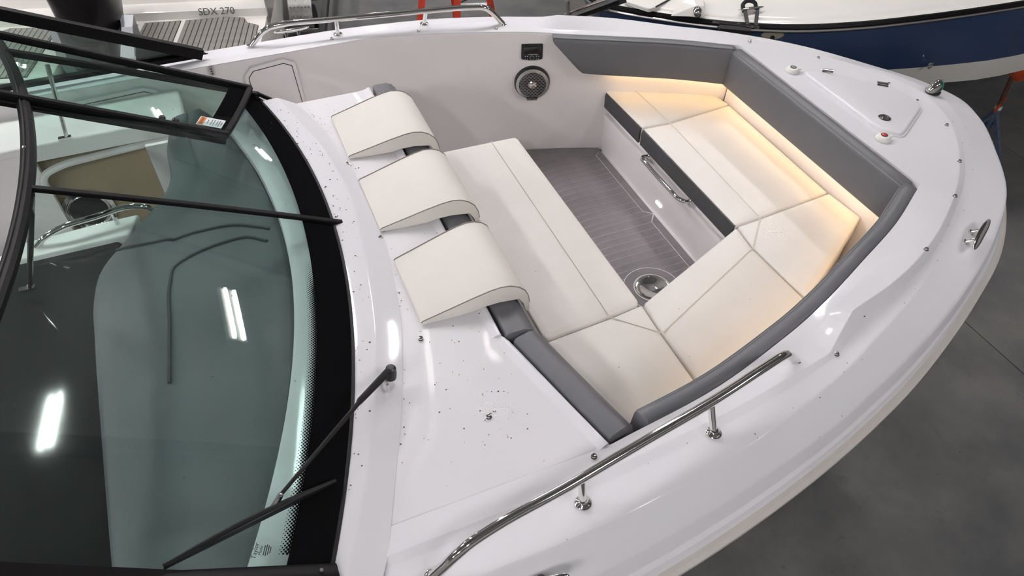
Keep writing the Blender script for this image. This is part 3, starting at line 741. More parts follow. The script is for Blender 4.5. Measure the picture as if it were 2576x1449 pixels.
# ------------------------------------------------------------------ windscreen
def wsurf(y0, s, lift=0.0):
    """y0 = base y, s = 0 base .. 1 top"""
    yt = y0*(1-.07*s); x = .195-.15*yt*yt-.89*s; z = .047+.415*s+.006*math.sin(math.pi*s)
    nn = V((.43, 0, .9)).normalized(); return V((x, yt, z))+nn*lift
def wpatch(y0, y1, s0, s1, lift, th, ny=40, ns=10, s0f=None):
    top = [[wsurf(y0+(y1-y0)*j/ny, s0+(s1-s0)*i/ns, lift) for j in range(ny+1)] for i in range(ns+1)]
    bot = [[wsurf(y0+(y1-y0)*j/ny, s0+(s1-s0)*i/ns, lift-th) for j in range(ny+1)] for i in range(ns+1)]
    mb = MB(); mb.add(*grid(top)); mb.add(*grid(bot))
    for a, b in ((top[0], bot[0]), (top[-1], bot[-1]), ([r[0] for r in top], [r[0] for r in bot]), ([r[-1] for r in top], [r[-1] for r in bot])): mb.add(*grid([a, b]))
    return mb
YP, YM, YS = .92, -.106, -1.455
ws = part(wpatch(YP, YS, 0, 1, .004, .006, 56, 12), 'windscreen_glass', glass_t, label='tinted green windscreen glass', ang=40)
wpatch(YP, YS, -.005, .113, .0065, .0018, 56, 3).build('black_band', black_frit, ws, 40)['label'] = 'black printed band along the foot of the glass'
dots = MB()
for row in range(6):
    nd = 112
    for k in range(nd):
        y = -.28-1.13*(k+(row % 2)*.5)/nd; r = (.0048, .0042, .0036, .0029, .0022, .0015)[row]*(1 if y < -.5 else max(.15, (-.28-y)/.22))
        cpt = wsurf(y, .113+.0054*row, .0056); ax = (wsurf(y, .2)-wsurf(y, .1)).normalized(); ay = (wsurf(y-.02, .12)-wsurf(y, .12)).normalized()
        dots.add([cpt+(ax*math.cos(a)+ay*math.sin(a))*r for a in [math.pi/3*i for i in range(6)]], [(0, 1, 2, 3, 4, 5)])
tag(dots.build('printed_dots', black_frit, ws, fix=False), kind='stuff')
# rubber lip at the foot
MB().add(*tube([wsurf(YP+(YS-YP)*k/50, -.012, .004) for k in range(51)], .006, 8)).build('glass_seal', black_r, ws)
# top frame
tf = part(MB().add(*sweep([(-.020, -.008), (-.020, .012), (-.010, .020), (.012, .020), (.022, .010), (.022, -.008)], [wsurf(1.45-2.93*k/50, 1.0) for k in range(51)])), 'windscreen_top_frame', black_m, label='black curved top frame of the windscreen', ang=30)
MB().add(*tube([wsurf(1.45-2.93*k/50, 1.0)+V((-.004, 0, .021)) for k in range(51)], .004, 6)).build('frame_groove', black_r, tf)
MB().add(*lathe([(.007, 0), (.006, .003), (.001, .004)], wsurf(.135, 1.0)+V((-.005, 0, .021)), n=12)).build('screw', chrome, tf)
# centre bar
def wbar(y0, y1, s0, s1, wd, ht, lift, n=10):
    rings = []
    for k in range(n+1):
        s = s0+(s1-s0)*k/n; y = y0+(y1-y0)*k/n; p = wsurf(y, s, lift); rings.append([p+V((0, i*wd/2, 0))+V((.43, 0, .9)).normalized()*j*ht for i, j in ((-1, 0), (-1, .8), (-.7, 1), (.7, 1), (1, .8), (1, 0))])
    return loft(rings)
part(MB().add(*wbar(YM, YM, -.055, .985, .024, .014, .006)), 'centre_bar', black_m, label='slim black centre bar of the windscreen')
# starboard side frame and corner
sf = part(MB().add(*wbar(YS-.012, YS-.012, -.03, 1.0, .060, .022, .004)), 'windscreen_side_frame', black_m, label='black side frame of the windscreen at the bottom edge')
for y, s in ((YS-.005, .02), (YS-.03, .03)): MB().add(*lathe([(.006, 0), (.005, .003), (.001, .003)], wsurf(y, s, .027), (.43, 0, .9), 12)).build('screw', chrome, sf)
part(MB().add(*wbar(YP+.012, YP+.012, -.02, 1.0, .030, .022, .004)), 'door_post', black_m)
for s in (-1, 1):    # side wings
    y0 = 1.50*s
    y0 = 1.49*s; a = V((-.14, y0, .024)); b = V((-1.6, y0*.965, .05)); c1 = V((-.88, 1.32*s, .45)); c2 = V((-1.6, 1.28*s, .51))
    sp = part(MB().add([a, b, c2, c1], [(0, 1, 2, 3)]).add([q+V((0, .006*s, 0)) for q in (a, b, c2, c1)], [(0, 1, 2, 3)]), 'side_wing_glass', glass_c, label='clear side wing pane of the windscreen')
    for p, q, wd, ht in ((a+V((.02, 0, 0)), c1, .04, .052), (c1, c2, .04, .045), (a, b, .035, .022)):
        MB().add(*bar(p, q, wd, ht)).build('wing_frame', black_m, sp)
    MB().add([a+V((.05, 0, -.005)), a+V((-.26, 0, .12)), a+V((-.30, 0, .0)), a+V((.05, .012*s, -.005)), a+V((-.26, .012*s, .12)), a+V((-.30, .012*s, 0))], [(0, 1, 2), (3, 5, 4), (0, 3, 4, 1), (1, 4, 5, 2), (2, 5, 3, 0)]).build('corner_plate', black_m, sp)
# opened door pane folded over the windscreen
def dsurf(y, s, lift=0):
    fr_ = (YP-y)/.46; ym = 2*YP-y; return V((.197-.15*ym*ym-.89*s, y*(1-.03*s), (.047+.415*s+.042+.035*s)+.06*fr_+lift))
def dpatch(y0, y1, s0, s1, lift, th, ny=10, ns=12):
    top = [[dsurf(y0+(y1-y0)*j/ny, s0+(s1-s0)*i/ns, lift) for j in range(ny+1)] for i in range(ns+1)]
    bot = [[p-V((0, 0, th)) for p in r] for r in top]
    mb = MB(); mb.add(*grid(top)); mb.add(*grid(bot))
    for a, b in ((top[0], bot[0]), (top[-1], bot[-1]), ([r[0] for r in top], [r[0] for r in bot]), ([r[-1] for r in top], [r[-1] for r in bot])): mb.add(*grid([a, b]))
    return mb
DY1 = .475
dg = part(dpatch(YP, DY1, .02, 1.06, 0, .006), 'windscreen_door', glass_t, label='tinted windscreen door pane folded open, with warning sticker')
def dframe(pts, wd, ht, nm='door_frame', mt=black_m):
    rings = []
    for i, p in enumerate(pts):
        d = (pts[min(i+1, len(pts)-1)]-pts[max(i-1, 0)]).normalized(); nn = V((.43, 0, .9)).normalized(); sd = d.cross(nn).normalized()
        rings.append([p+sd*wd/2*a+nn*ht*b for a, b in ((-1, -.5), (-1, .4), (-.6, .6), (.6, .6), (1, .4), (1, -.5))])
    return MB().add(*loft(rings)).build(nm, mt, dg, 30)
dframe([dsurf(YP+.005, .01+1.05*k/12, .002) for k in range(13)], .028, .024)
dframe([dsurf(DY1, .01+1.05*k/12, .004) for k in range(13)], .030, .030)
dframe([dsurf(DY1-.026, .01+1.05*k/12, -.012) for k in range(13)], .012, .018)
dframe([dsurf(YP+(DY1-YP)*k/12, .015, .004) for k in range(13)], .026, .020)
dpatch(YP, DY1, .03, .105, .0012, .0006, 10, 3).build('black_border', black_frit, dg, 40)
for s in (.22, .27):
    MB().add(*lathe([(.013, 0), (.014, .012), (.009, .020), (.001, .021)], dsurf(DY1+.028, s, .004), (.43, 0, .9), 14)).build('latch_knob', black_pl, dg)
MB().add(*bar(dsurf(YP+.01, -.01, -.02), dsurf(YP+.02, -.075, -.045), .022, .014)).add(*bar(dsurf(YP-.03, -.01, -.02), dsurf(YP-.02, -.05, -.05), .02, .012)).build('hinge', black_m, dg)
# sticker
p0 = dsurf(.545, .085, .010); ex = (dsurf(.565, .03, .003)-dsurf(.565, .15, .003)).normalized(); ey = (dsurf(.60, .1, .003)-dsurf(.53, .1, .003)).normalized(); en = ex.cross(ey).normalized()
if en.z < 0: en = -en
def patch2(x0, x1, y0, y1, h): return [p0+ex*x+ey*y+en*h for x, y in ((x0, y0), (x1, y0), (x1, y1), (x0, y1))]
def slab2(x0, x1, y0, y1, h0, h1):
    a = patch2(x0, x1, y0, y1, h0); b = patch2(x0, x1, y0, y1, h1); return loft([a, b])
st = MB().add(*slab2(-.058, .042, -.036, .036, 0, .0007)).build('warning_sticker', label_w, dg); st['label'] = 'orange and white warning sticker'
# sticker bands are sub-parts of the door too
MB().add(*slab2(-.055, -.033, -.033, .033, .0007, .0010)).build('sticker_band', label_o, dg)
text('sticker_text', 'WARNING', .012, p0+ex*-.044+en*.0012, ey, -ex, text_k, dg, .0001)
for i, (xx, L_) in enumerate(((-.022, .034), (-.008, .05), (.002, .052), (.014, .044), (.023, .054), (.032, .030))):
    MB().add(*slab2(xx, xx+.003, -L_/2, L_/2, .0007, .0010)).build('sticker_line', text_g, dg)
# maker's mark printed on the glass
lm = wsurf(-1.395, .187, .0062); ex = (wsurf(-1.38, .187)-wsurf(-1.41, .187)).normalized(); ey = (wsurf(-1.395, .22)-wsurf(-1.395, .16)).normalized()
text('lettering', 'Taylor', .016, lm+ey*.016, ex, ey, text_k, ws, .0001); text('lettering', 'Made', .011, lm+ey*.003, ex, ey, text_k, ws, .0001)
en_ = ex.cross(ey).normalized()
for dy, L_ in ((-.006, .026), (-.011, .030), (-.016, .024), (-.021, .016)):
    MB().add(*[v for v in (loft([[lm+ey*(dy+q)+ex*x+en_*h for x, q in ((-L_/2, -.0012), (L_/2, -.0012), (L_/2, .0012), (-L_/2, .0012))] for h in (0, .0004)]))]).build('print_line', text_k, ws)

# chrome support rods
def rod(a, b, nm, lb):
    r = part(MB().add(*cyl(a, b, .010, 10)), nm, chrome, label=lb)
    MB().add(*bar(V(b)+V((-.035, 0, 0)), V(b)+V((.02, 0, 0)), .022, .012)).build('rod_foot', chrome, r)
rod((-.69, -.09, .44), (-.905, .055, -.045), 'support_rod', 'slim steel rod propping the windscreen frame over the helm')
rod((-.755, 1.20, .24), (-.80, 1.11, -.08), 'support_rod', 'slim steel rod behind the folded door pane')

# wiper
wp = V((.205, -.905, .045))
wj = wsurf(-1.272, .174, .030); ba = wsurf(-1.425, .415, .016); bb = wsurf(-1.218, .022, .016)
wa = part(MB().add(*tube([wp+V((0, 0, .03)), wp+(wj-wp)*.30+V((0, 0, .035)), wp+(wj-wp)*.32+V((0, 0, .032)), wp+(wj-wp)*.99+V((0, 0, .004))], .008, 8, True, [.013, .0105, .0075, .0055])), 'wiper', black_r, label='black windscreen wiper resting on the glass')
MB().add(*lathe([(.020, 0), (.020, .02), (.016, .045), (.010, .050), (.001, .050)], wp+V((0, 0, -.004)), (.15, 0, 1), 18)).build('pivot_cap', black_pl, wa)
MB().add(*cyl(wp+V((-.02, -.05, -.008)), wp+V((-.02, -.05, .03)), .005, 10)).add(*cyl(wp+V((-.035, -.02, -.008)), wp+V((-.035, -.02, .03)), .005, 10)).build('spray_nozzle', chrome, wa)
MB().add(*tube([bb+(ba-bb)*t_+V((.43, 0, .9))*(.018*math.sin(math.pi*t_)) for t_ in [i/16 for i in range(17)]], .006, 8, True, [.004+.004*math.sin(math.pi*i/16) for i in range(17)])).build('blade_holder', black_pl, wa)
MB().add(*bar(bb-V((0, 0, .008)), ba-V((0, 0, .008)), .005, .016)).build('blade_rubber', black_r, wa)
MB().add(*lathe([(.008, -.01), (.008, .008), (.006, .012), (.001, .013)], wj+V((0, 0, .0)), (.43, 0, .9), 14)).build('joint_screw', chrome, wa)
MB().add(*bar(wj, bb+(ba-bb)*.42+V((.43, 0, .9))*.014, .012, .012)).build('blade_clip', black_pl, wa)

# ------------------------------------------------------------------ helm and cockpit seen through the glass
de = [(-.30, .88), (-.36, .70), (-.37, .54), (-.52, .27), (-.665, .05), (-.69, -.10), (-.69, -.30), (-.68, -.66), (-.67, -.96), (-.66, -1.21), (-.65, -1.40)]
dr = spl([(x, y, 0) for x, y in de], 5)
ys2 = [.88-2.28*k/60 for k in range(61)]
def dz(y): return .085*max(0, min(1, (y-.45)/.35))**1.5
rowsd = []
for f_, z in ((0, -.015), (.02, .002), (.1, .006), (.3, -.006), (.5, -.016), (.62, -.03), (.66, -.022), (.9, -.028), (.97, -.034), (1.0, -.05), (1.0, -.16)):
    rw = []
    for y in ys2:
        a = vb(y)-.012; b = xat(dr, y); rw.append(V((a+(b-a)*f_, y, z+dz(y)*min(1, f_*3)*(1 if z > -.1 else .5))))
    rowsd.append(rw)
part(MB().add(*grid(rowsd)), 'dash_top', dash_m, label='grey moulded dash top under the tinted windscreen', ang=50)
for pts_ in ([(-.60, .14), (-.44, .12), (-.29, .11), (-.17, .09), (-.03, 0)], [(-.46, -.61), (-.44, -.35), (-.42, -.12), (-.40, -.05), (-.33, -.02), (-.21, 0), (-.12, -.01), (-.05, -.07)]):
    def zd_(x, y):
        a = vb(y)-.012; b = xat(dr, y); f_ = min(1, max(0, (x-a)/(b-a))); fs_ = [(0, -.015), (.02, .002), (.1, .006), (.3, -.006), (.5, -.016), (.62, -.03), (.66, -.022), (.9, -.028), (.97, -.034), (1.01, -.05)]
        for (f0, z0), (f1, z1) in zip(fs_[:-1], fs_[1:]):
            if f0 <= f_ <= f1: return z0+(z1-z0)*(f_-f0)/(f1-f0)
        return -.03
    part(MB().add(*tube([V((p.x, p.y, zd_(p.x, p.y)+.001)) for p in spl([(x, y, 0) for x, y in pts_], 8)], .007, 6)), 'dash_crease_shade', dash_s)  # dark tubes laid on the dash, standing in for crease shade
hb = MB().add(*prism([(-.60, .275), (-.98, .275), (-1.6, .15), (-1.6, -1.36), (-.60, -1.36)], -.20, -.085, .02, 3))
part(hb, 'helm_top', dash_b, label='black helm top behind the dash', ang=50)
part(MB().add(*prism([(-.52, .385), (-.66, .385), (-.97, .365), (-1.05, .30), (-1.05, .26), (-.56, .26)], -.80, -.065, .012, 3)), 'helm_side', gel_in, ang=50)
gp = spl([(-.90, .318, -.066), (-.86, .322, -.035), (-.80, .328, -.012), (-.66, .345, -.006), (-.52, .360, -.006), (-.47, .365, -.03), (-.45, .367, -.066)], 5)
hg = part(MB().add(*tube(gp, .012, 12)), 'helm_grab_rail', chrome, label='chrome grab rail on the helm side')
MB().add(*cyl((-.60, .352, -.07), (-.60, .352, -.006), .009, 10)).build('stanchion', chrome, hg)
# port companion moulding with tan recess and speaker
pm = MB()
pm.add(*prism([(-1.6, 1.40), (-.28, 1.40), (-.28, 1.10), (-1.6, 1.10)], -.16, -.085, .02, 3))
part(pm, 'port_side_ledge', gel_in, ang=50)
rp_ = round_poly([(-.98, -.80), (-.98, -.24), (-.86, -.20), (-.22, -.165), (-.22, -.80)], [.0, .10, .05, .03, 0], 5)
vs, fs = prism(rp_, 1.02, 1.10)
part(MB().add(*grid([[V((x, 1.10, -.10)) for x in (-1.6, -.28)], [V((x, 1.085, -.16)) for x in (-1.6, -.28)]])), 'ledge_face', gel_in)
rim = [V((x, 1.088, z)) for x, z in rp_[1:-1]]
pr_ = part(MB().add(*tube(rim, .018, 8)), 'recess_rim', gel_in)
part(MB().add(*box((-.62, 1.17, -.48), (.80, .02, .68))), 'recess_panel', brown, label='tan panel in the port recess below the ledge')
part(MB().add(*prism([(-1.6, 1.12), (-.97, 1.12), (-.97, 1.09), (-1.6, 1.09)], -.80, -.12)), 'recess_side', gel_in)
ps = part(MB().add(*lathe([(.125, 0), (.125, .010), (.105, .016), (.095, .008), (.090, .012), (.001, .004)], (-.87, 1.155, -.53), (0, -1, 0), 30)), 'cockpit_speaker', chrome, label='dark loudspeaker in the cockpit seen past the helm')
MB().add(*lathe([(.092, .006), (.088, .016), (.001, .010)], (-.87, 1.155, -.53), (0, -1, 0), 30)).build('speaker_cone', black_pl, ps)
part(MB().add(*box((-.55, .15, ZF-.021), (2.1, 2.5, .03))), 'cockpit_floor', gel_in)

# keel blocks carrying the boat
for x in (-1.0, .6, 1.7):
    kb = MB().add(*box((x, 0, (FL-1.56)/2-.02), (.3, .3, -1.56-FL-.04))).build('keel_block', wood); tag(kb, 'timber block under the keel of the foreground boat', 'block', 'keel blocks under the boat')

# ------------------------------------------------------------------ dirt specks
sp_ = MB()
def specks(n, fx, fy, fz, smin=.0012, smax=.004):
    for _ in range(n):
        x, y = fx(), fy(); z = fz(x, y); s = 1.35*random.uniform(smin, smax)*random.uniform(.6, 1); a = random.uniform(0, 6.28); e = random.uniform(.3, .9)
        vs_ = [(x+s*math.cos(a+q)*1.0*(1 if i % 2 else e), y+s*math.sin(a+q)*(1 if i % 2 else e), z) for i, q in enumerate([k*math.pi/3 for k in range(6)])]
        sp_.add(vs_+[(x, y, z+s*.6)], [(i, (i+1) % 6, 6) for i in range(6)])
U_ = random.uniform
def band_pt(n, t0, t1, y0, y1):
    for _ in range(n):
        y = U_(y0, y1); t = U_(t0, t1); a = wb(y)+.012; b = xat(sL, y)-.01
        specks(1, lambda: a+(b-a)*t, lambda: y, lambda x, y_: .0465, .0015, .0042)
band_pt(60, 0, 1, -.2, .8); band_pt(30, 0, 1, -1.3, -.2)
for _ in range(45):
    y = U_(-1.2, .8); specks(1, lambda: xat(sR, y)+U_(.005, .03), lambda: y, lambda x, y_: .0025, .0015, .004)
specks(42, lambda: U_(.33, .62), lambda: U_(-1.25, -.72), lambda x, y: .0005, .001, .0035)
specks(25, lambda: U_(.15, .6), lambda: U_(-1.35, -1.0), lambda x, y: .0045 if x < xat(sR, y) else .0005, .001, .003)
specks(14, lambda: U_(.36, .6), lambda: U_(.66, .86), lambda x, y: .0005, .001, .0025)
specks(18, lambda: U_(.55, .62)-.03, lambda: random.choice((U_(.2, .33), U_(-.33, -.2))), lambda x, y: .0125, .001, .0025)
for _ in range(60):
    j = random.randrange(8, len(rA)-8); i = random.randrange(8, len(rows2)-8); p = rows2[i][j]
    specks(1, lambda: p.x, lambda: p.y, lambda x, y: p.z+.0005, .001, .003)
specks(16, lambda: U_(1.0, 2.0), lambda: U_(-1.0, -.6) if random.random() < .5 else U_(-.5, .5), lambda x, y: ZS+.004 if not (1.39 < x < 2.05 and y > -.6) else ZF+.004, .001, .003)
for _ in range(50):
    y = U_(-1.4, .7); s = U_(.02, .5); q = wsurf(y, s, .0072); specks(1, lambda: q.x, lambda: q.y, lambda x, y_: q.z, .001, .003)
tag(sp_.build('dirt_specks', speck, None, fix=False), 'scattered dead insects and dirt specks on deck, cushions and glass', 'debris', kind='stuff')

# ------------------------------------------------------------------ blue boat behind
def make_blue():
    b = empty('moored_boat', (5.0, 2.4, FL+.5)); tag(b, 'blue-hulled boat with white deck behind the bow of the foreground boat', 'boat')
    YC = 2.42
    rub_ = [(2.66, YC, -.50), (2.68, 2.27, -.50), (2.80, 2.12, -.50), (3.02, 1.92, -.50), (3.33, 1.68, -.50), (3.83, 1.42, -.50), (4.30, 1.29, -.50), (4.76, 1.215, -.50), (5.76, 1.115, -.50), (7.0, 1.08, -.49), (9.0, 1.10, -.47)]
    def fl(L_): 
        h = spl(L_, 5); return h
    r = fl(rub_)
    def sect(p, k):   # k-th row below the rub rail
        t = min(1, max(0, (p.x-2.66)/3.2)); h = YC-p.y
        dzv = (0, -.10, -.30, -.50, -.69, -.82, -1.10)[k]; fy = (1, .99, .975-.09*(1-t), .965-.20*(1-t), .95-.28*(1-t), .70-.25*(1-t), 0)[k]
        up = (1-t)**1.5*(0, 0, 0, .10, .16, .22, .46)[k]; fx = (0, .03, .12, .22, .30, .45, .75)[k]*(1-t)**2
        return V((p.x+fx, YC-h*fy, p.z+dzv+up))
    def mirror(q): return [V((p.x, 2*YC-p.y, p.z)) for p in q]
    def rowf(q): return mirror(q)[::-1][:-1]+q
    R_ = [rowf([sect(p, k) for p in r]) for k in range(7)]
    o = part(MB().add(*grid(R_[:4])), 'hull_side', blue_h, b, 'dark blue hull side', ang=30)
    part(MB().add(*grid(R_[3:])), 'hull_bottom', gel2, b, 'white hull bottom', ang=30)
    rr_ = [p for p in R_[0]]
    part(MB().add(*sweep([(.02, .03), (-.012, .03), (-.026, .012), (-.026, -.012), (-.012, -.03), (.02, -.03)], rr_, side=1)), 'rub_rail', black_m, b, 'black rub rail', ang=30)
    part(MB().add(*tube([p+V((0, 0, -.004)) for p in offpath(rr_, -.027, -.504)], .010, 8)), 'rub_rail_insert', chrome, b)
    dk = [[V((p.x+(.0 if p.x > 3 else 0), YC+(p.y-YC)*fy, -.47+dzv)) for p in rr_] for fy, dzv in ((.995, 0), (.975, .006), (.955, .007), (.94, .018), (.90, .022), (.5, .04), (0, .048))]
    dk = [[V((q.x+max(0, (1-abs(q.y-YC)/1.3))*0+i*.012*max(0, 1-(q.x-2.66)/.8), q.y, q.z)) for q in row] for i, row in enumerate(dk)]
    part(MB().add(*grid(dk)), 'foredeck', gel2, b, 'off-white foredeck', ang=40)
    hp2 = [(2.81, 2.12), (2.91, 1.95), (2.98, 1.965), (3.17, 2.05), (3.22, 2.72), (3.0, 2.84), (2.93, 2.84), (2.83, 2.68)]
    h2 = part(MB().add(*prism(round_poly(hp2, .02), -.46, -.432, .008, 3)), 'anchor_hatch', gel2, b)
    MB().add(*bar((2.97, 1.962, -.434), (3.20, 2.065, -.434), .012, .006)).build('hatch_gap', black_r, h2)
    # fairlead block
    vs_ = [(3.02, 1.83, -.452), (3.24, 1.73, -.452), (3.36, 1.90, -.450), (3.20, 2.0, -.450), (3.20, 1.80, -.392), (3.25, 1.775, -.392), (3.31, 1.88, -.392), (3.25, 1.92, -.392)]
    fb = part(MB().add(vs_, [(0, 1, 5, 4), (1, 2, 6, 5), (2, 3, 7, 6), (3, 0, 4, 7), (4, 5, 6, 7), (3, 2, 1, 0)]), 'chock_moulding', gel2, b, ang=20)
    MB().add(*lathe([(.040, 0), (.039, .012), (.030, .026), (.016, .034), (.001, .036)], (3.20, 1.775, -.430), (.2, -.55, .45), 20)).build('chock', chrome, fb)
    # cleat with strap
    cp = V((3.575, 1.655, -.462))
    rings = []
    for t in [-1, -.95, -.8, -.4, 0, .4, .8, .95, 1]:
        k_ = math.sqrt(max(.02, 1-abs(t)**2.5)); c_2 = cp+V((.105*t, -.01*t, .05)); rings.append([c_2+V((0, math.cos(a)*.013*k_, math.sin(a)*.010*k_)) for a in [2*math.pi*i/10 for i in range(10)]])
    cl = part(MB().add(*loft(rings)), 'cleat', chrome, b, 'chrome cleat with black strap')
    for s in (-.035, .035): MB().add(*cyl(cp+V((s, 0, -.02)), cp+V((s, 0, .05)), .009, 10)).build('cleat_post', chrome, cl)
    MB().add(*tube(spl([cp+V((-.05, 0, .03)), cp+V((-.055, .03, .07)), cp+V((0, .05, .085)), cp+V((.05, .03, .07)), cp+V((.05, 0, .03))], 5), .015, 8)).build('strap_loop', black_r, cl)
    MB().add(*bar(cp+V((-.05, 0, .045)), (3.455, 1.50, -.462), .026, .006)).add(*bar(cp+V((.06, 0, .045)), (3.50, 1.475, -.462), .026, .006)).build('strap', black_r, cl)
    lt = part(MB().add(*bar((3.26, 1.66, -.455), (3.53, 1.475, -.462), .022, .016)), 'tie_bar', chrome, b, 'chrome bar hooked on the rub rail')
    MB().add(*box((3.37, 1.53, -.50), (.22, .06, .07), Matrix.Rotation(math.radians(-32), 3, 'Z'))).build('ratchet', black_r, lt)
    # oval badge and through-hull fitting
    q = min((p for p in R_[1][len(R_[1])//2:]), key=lambda p: abs(p.x-3.70))
    bd = part(MB().add(*lathe([(.001, .006), (.030, .006), (.034, 0), (.001, 0)], (0, 0, 0), (0, -1, .15), 24)), 'oval_badge', badge_m, b, 'oval badge on the blue hull')
    for vv in bd.data.vertices: vv.co.x *= 2.5
    bd.rotation_euler = (0, 0, math.radians(-19)); bd.location = V((3.68, 1.478, -.585+G))-W[b.name]; W[bd.name] = V((3.68, 1.478, -.585+G))
    MB().add(*lathe([(.018, 0), (.017, .003), (.001, .003)], (3.68, 1.470, -.568), (-.3, -1, .1), 12)).build('badge_emblem', black_pl, bd)
    part(MB().add(*lathe([(.028, 0), (.028, .008), (.020, .010), (.015, .002), (.001, .002)], (5.14, 1.215, -.945), (0, -1, -.1), 16)), 'through_hull', chrome, b)
    return b
make_blue()
wn = empty('winch_stand', (2.50, 2.45, FL)); tag(wn, 'chrome and black trailer winch stand at the bow of the blue boat', 'winch stand')
part(MB().add(*bar((2.52, 2.47, FL), (2.52, 2.47, -.60), .07, .07)), 'post', dirtgrey, wn)
part(MB().add(*tube([(2.53, 2.50, -.66), (2.57, 1.95, -.31), (2.58, 1.75, -.18)], .026, 12)), 'roller_arm', chrome, wn)
part(MB().add(*bar((2.60, 2.50, -.68), (2.64, 1.90, -.30), .06, .05)), 'pad', black_r, wn)
part(MB().add(*cyl((2.50, 2.42, -.62), (2.46, 2.38, -.48), .016, 10)), 'crank_pin', chrome, wn)
# stand under the blue boat
sd = empty('boat_stand', (6.36, 1.20, FL)); tag(sd, 'blue tripod boat stand with orange top under the blue hull', 'stand')
tp = V((6.30, 1.20, -1.62))
part(MB().add(*cyl(tp+V((0, 0, -.16)), tp+V((0, 0, .02)), .032, 14)), 'post', blue_p, sd)
for fx_, fy_ in ((6.36, .93), (6.66, 1.46), (5.98, 1.34)):
    MB().add(*bar(tp+V((0, 0, -.01)), (fx_, fy_, FL+.01), .045, .03)).build('leg', blue_p, sd)
MB().add(*cyl(tp+V((0, 0, .02)), tp+V((0, 0, .05)), .030, 12)).build('collar', white_p, sd)
MB().add(*cyl(tp+V((0, 0, .05)), tp+V((0, .03, .33)), .020, 10)).build('screw_rod', rust, sd)
MB().add(*bar(tp+V((-.11, -.05, .05)), tp+V((.10, .04, .09)), .02, .02)).build('turn_handle', orange_p, sd)
MB().add(*box(tp+V((.10, .05, .350)), (.22, .18, .04), Matrix.Rotation(math.radians(14), 3, 'X'))).build('top_pad', orange_p, sd)

# ------------------------------------------------------------------ white boat with outboard behind, upper left
ob_ = empty('white_boat', (-.26, 4.36, FL+.4)); tag(ob_, 'white boat stern with swim platform and black outboard, behind the windscreen', 'boat')
ZP = -1.1
hm = MB().add(*prism([(-2.35, 3.55), (-1.30, 3.42), (-1.14, 3.42), (-1.14, 4.35), (-.66, 4.35), (-.66, 3.42), (.44, 3.55), (.47, 8.5), (-2.4, 8.5)], ZP-.55, ZP-.006, .01, 2))
part(hm, 'hull', gel2, ob_, 'white hull and swim platform', ang=30)
ts = MB()
def rise(prof):
    rings = []
    for x in (-2.42, -1.9, -1.2, -.6, 0, .25, .40, .46):
        k = 0 if x < .2 else (x-.2)*.5
        rings.append([V((x, y-k*0, z)) for y, z in prof])
    return loft(rings)
ts.add(*rise([(4.40, ZP-.01), (4.41, ZP+.06), (4.46, ZP+.10), (4.50, ZP+.105), (4.53, ZP+.16), (4.60, ZP+.40), (4.66, ZP+.44), (5.4, ZP+.48), (5.4, ZP-.01)]))
part(ts, 'transom', gel2, ob_, 'white transom moulding behind the platform', ang=40)
text('lettering', 'SDX 270', .085, (.02, 4.392, ZP+.055), (1, 0, 0), (0, .25, 1), text_g, ob_, .003)
for x in (-.85, .1, -1.7): MB().add(*lathe([(.014, 0), (.012, .02), (.001, .022)], (x+.2, 4.56, ZP+.28), (0, -1, .3), 10)).build('drain_fitting', chrome, ob_)
def fpanel(poly, x0, x1, pit, nm='platform_pad'):
    pd = part(MB().add(*prism(poly, ZP-.006, ZP+.003)), nm, caulk_d, ob_, 'grey-brown foam pad on the swim platform')
    x = x0
    while x < x1-.005:
        q = clip(clip(list(poly), 1, 0, x+pit-.004), -1, 0, -(x+.0015))
        if len(q) > 2: MB().add(*prism(inset(q, .002), ZP, ZP+.006)).build('plank', foam2, pd)
        x += pit
fpanel([(-.62, 3.5), (-.30, 3.5), (-.295, 4.36), (-.60, 4.34)], -.62, -.29, .0475)
fpanel([(-.26, 3.5), (.385, 3.56), (.39, 4.20), (.29, 4.26), (.25, 4.36), (.10, 4.39), (-.255, 4.36)], -.26, .40, .0475)
fpanel([(-1.95, 3.5), (-1.32, 3.5), (-1.32, 4.34), (-1.72, 4.36), (-1.84, 4.26), (-1.95, 4.22)], -1.95, -1.31, .0475)
# trailer-side edge strip
part(MB().add(*bar((.462, 4.35, ZP+.2), (.462, 5.4, ZP+.2), .01, .5)), 'gunwale_edge', alu, ob_)
EX = -.85
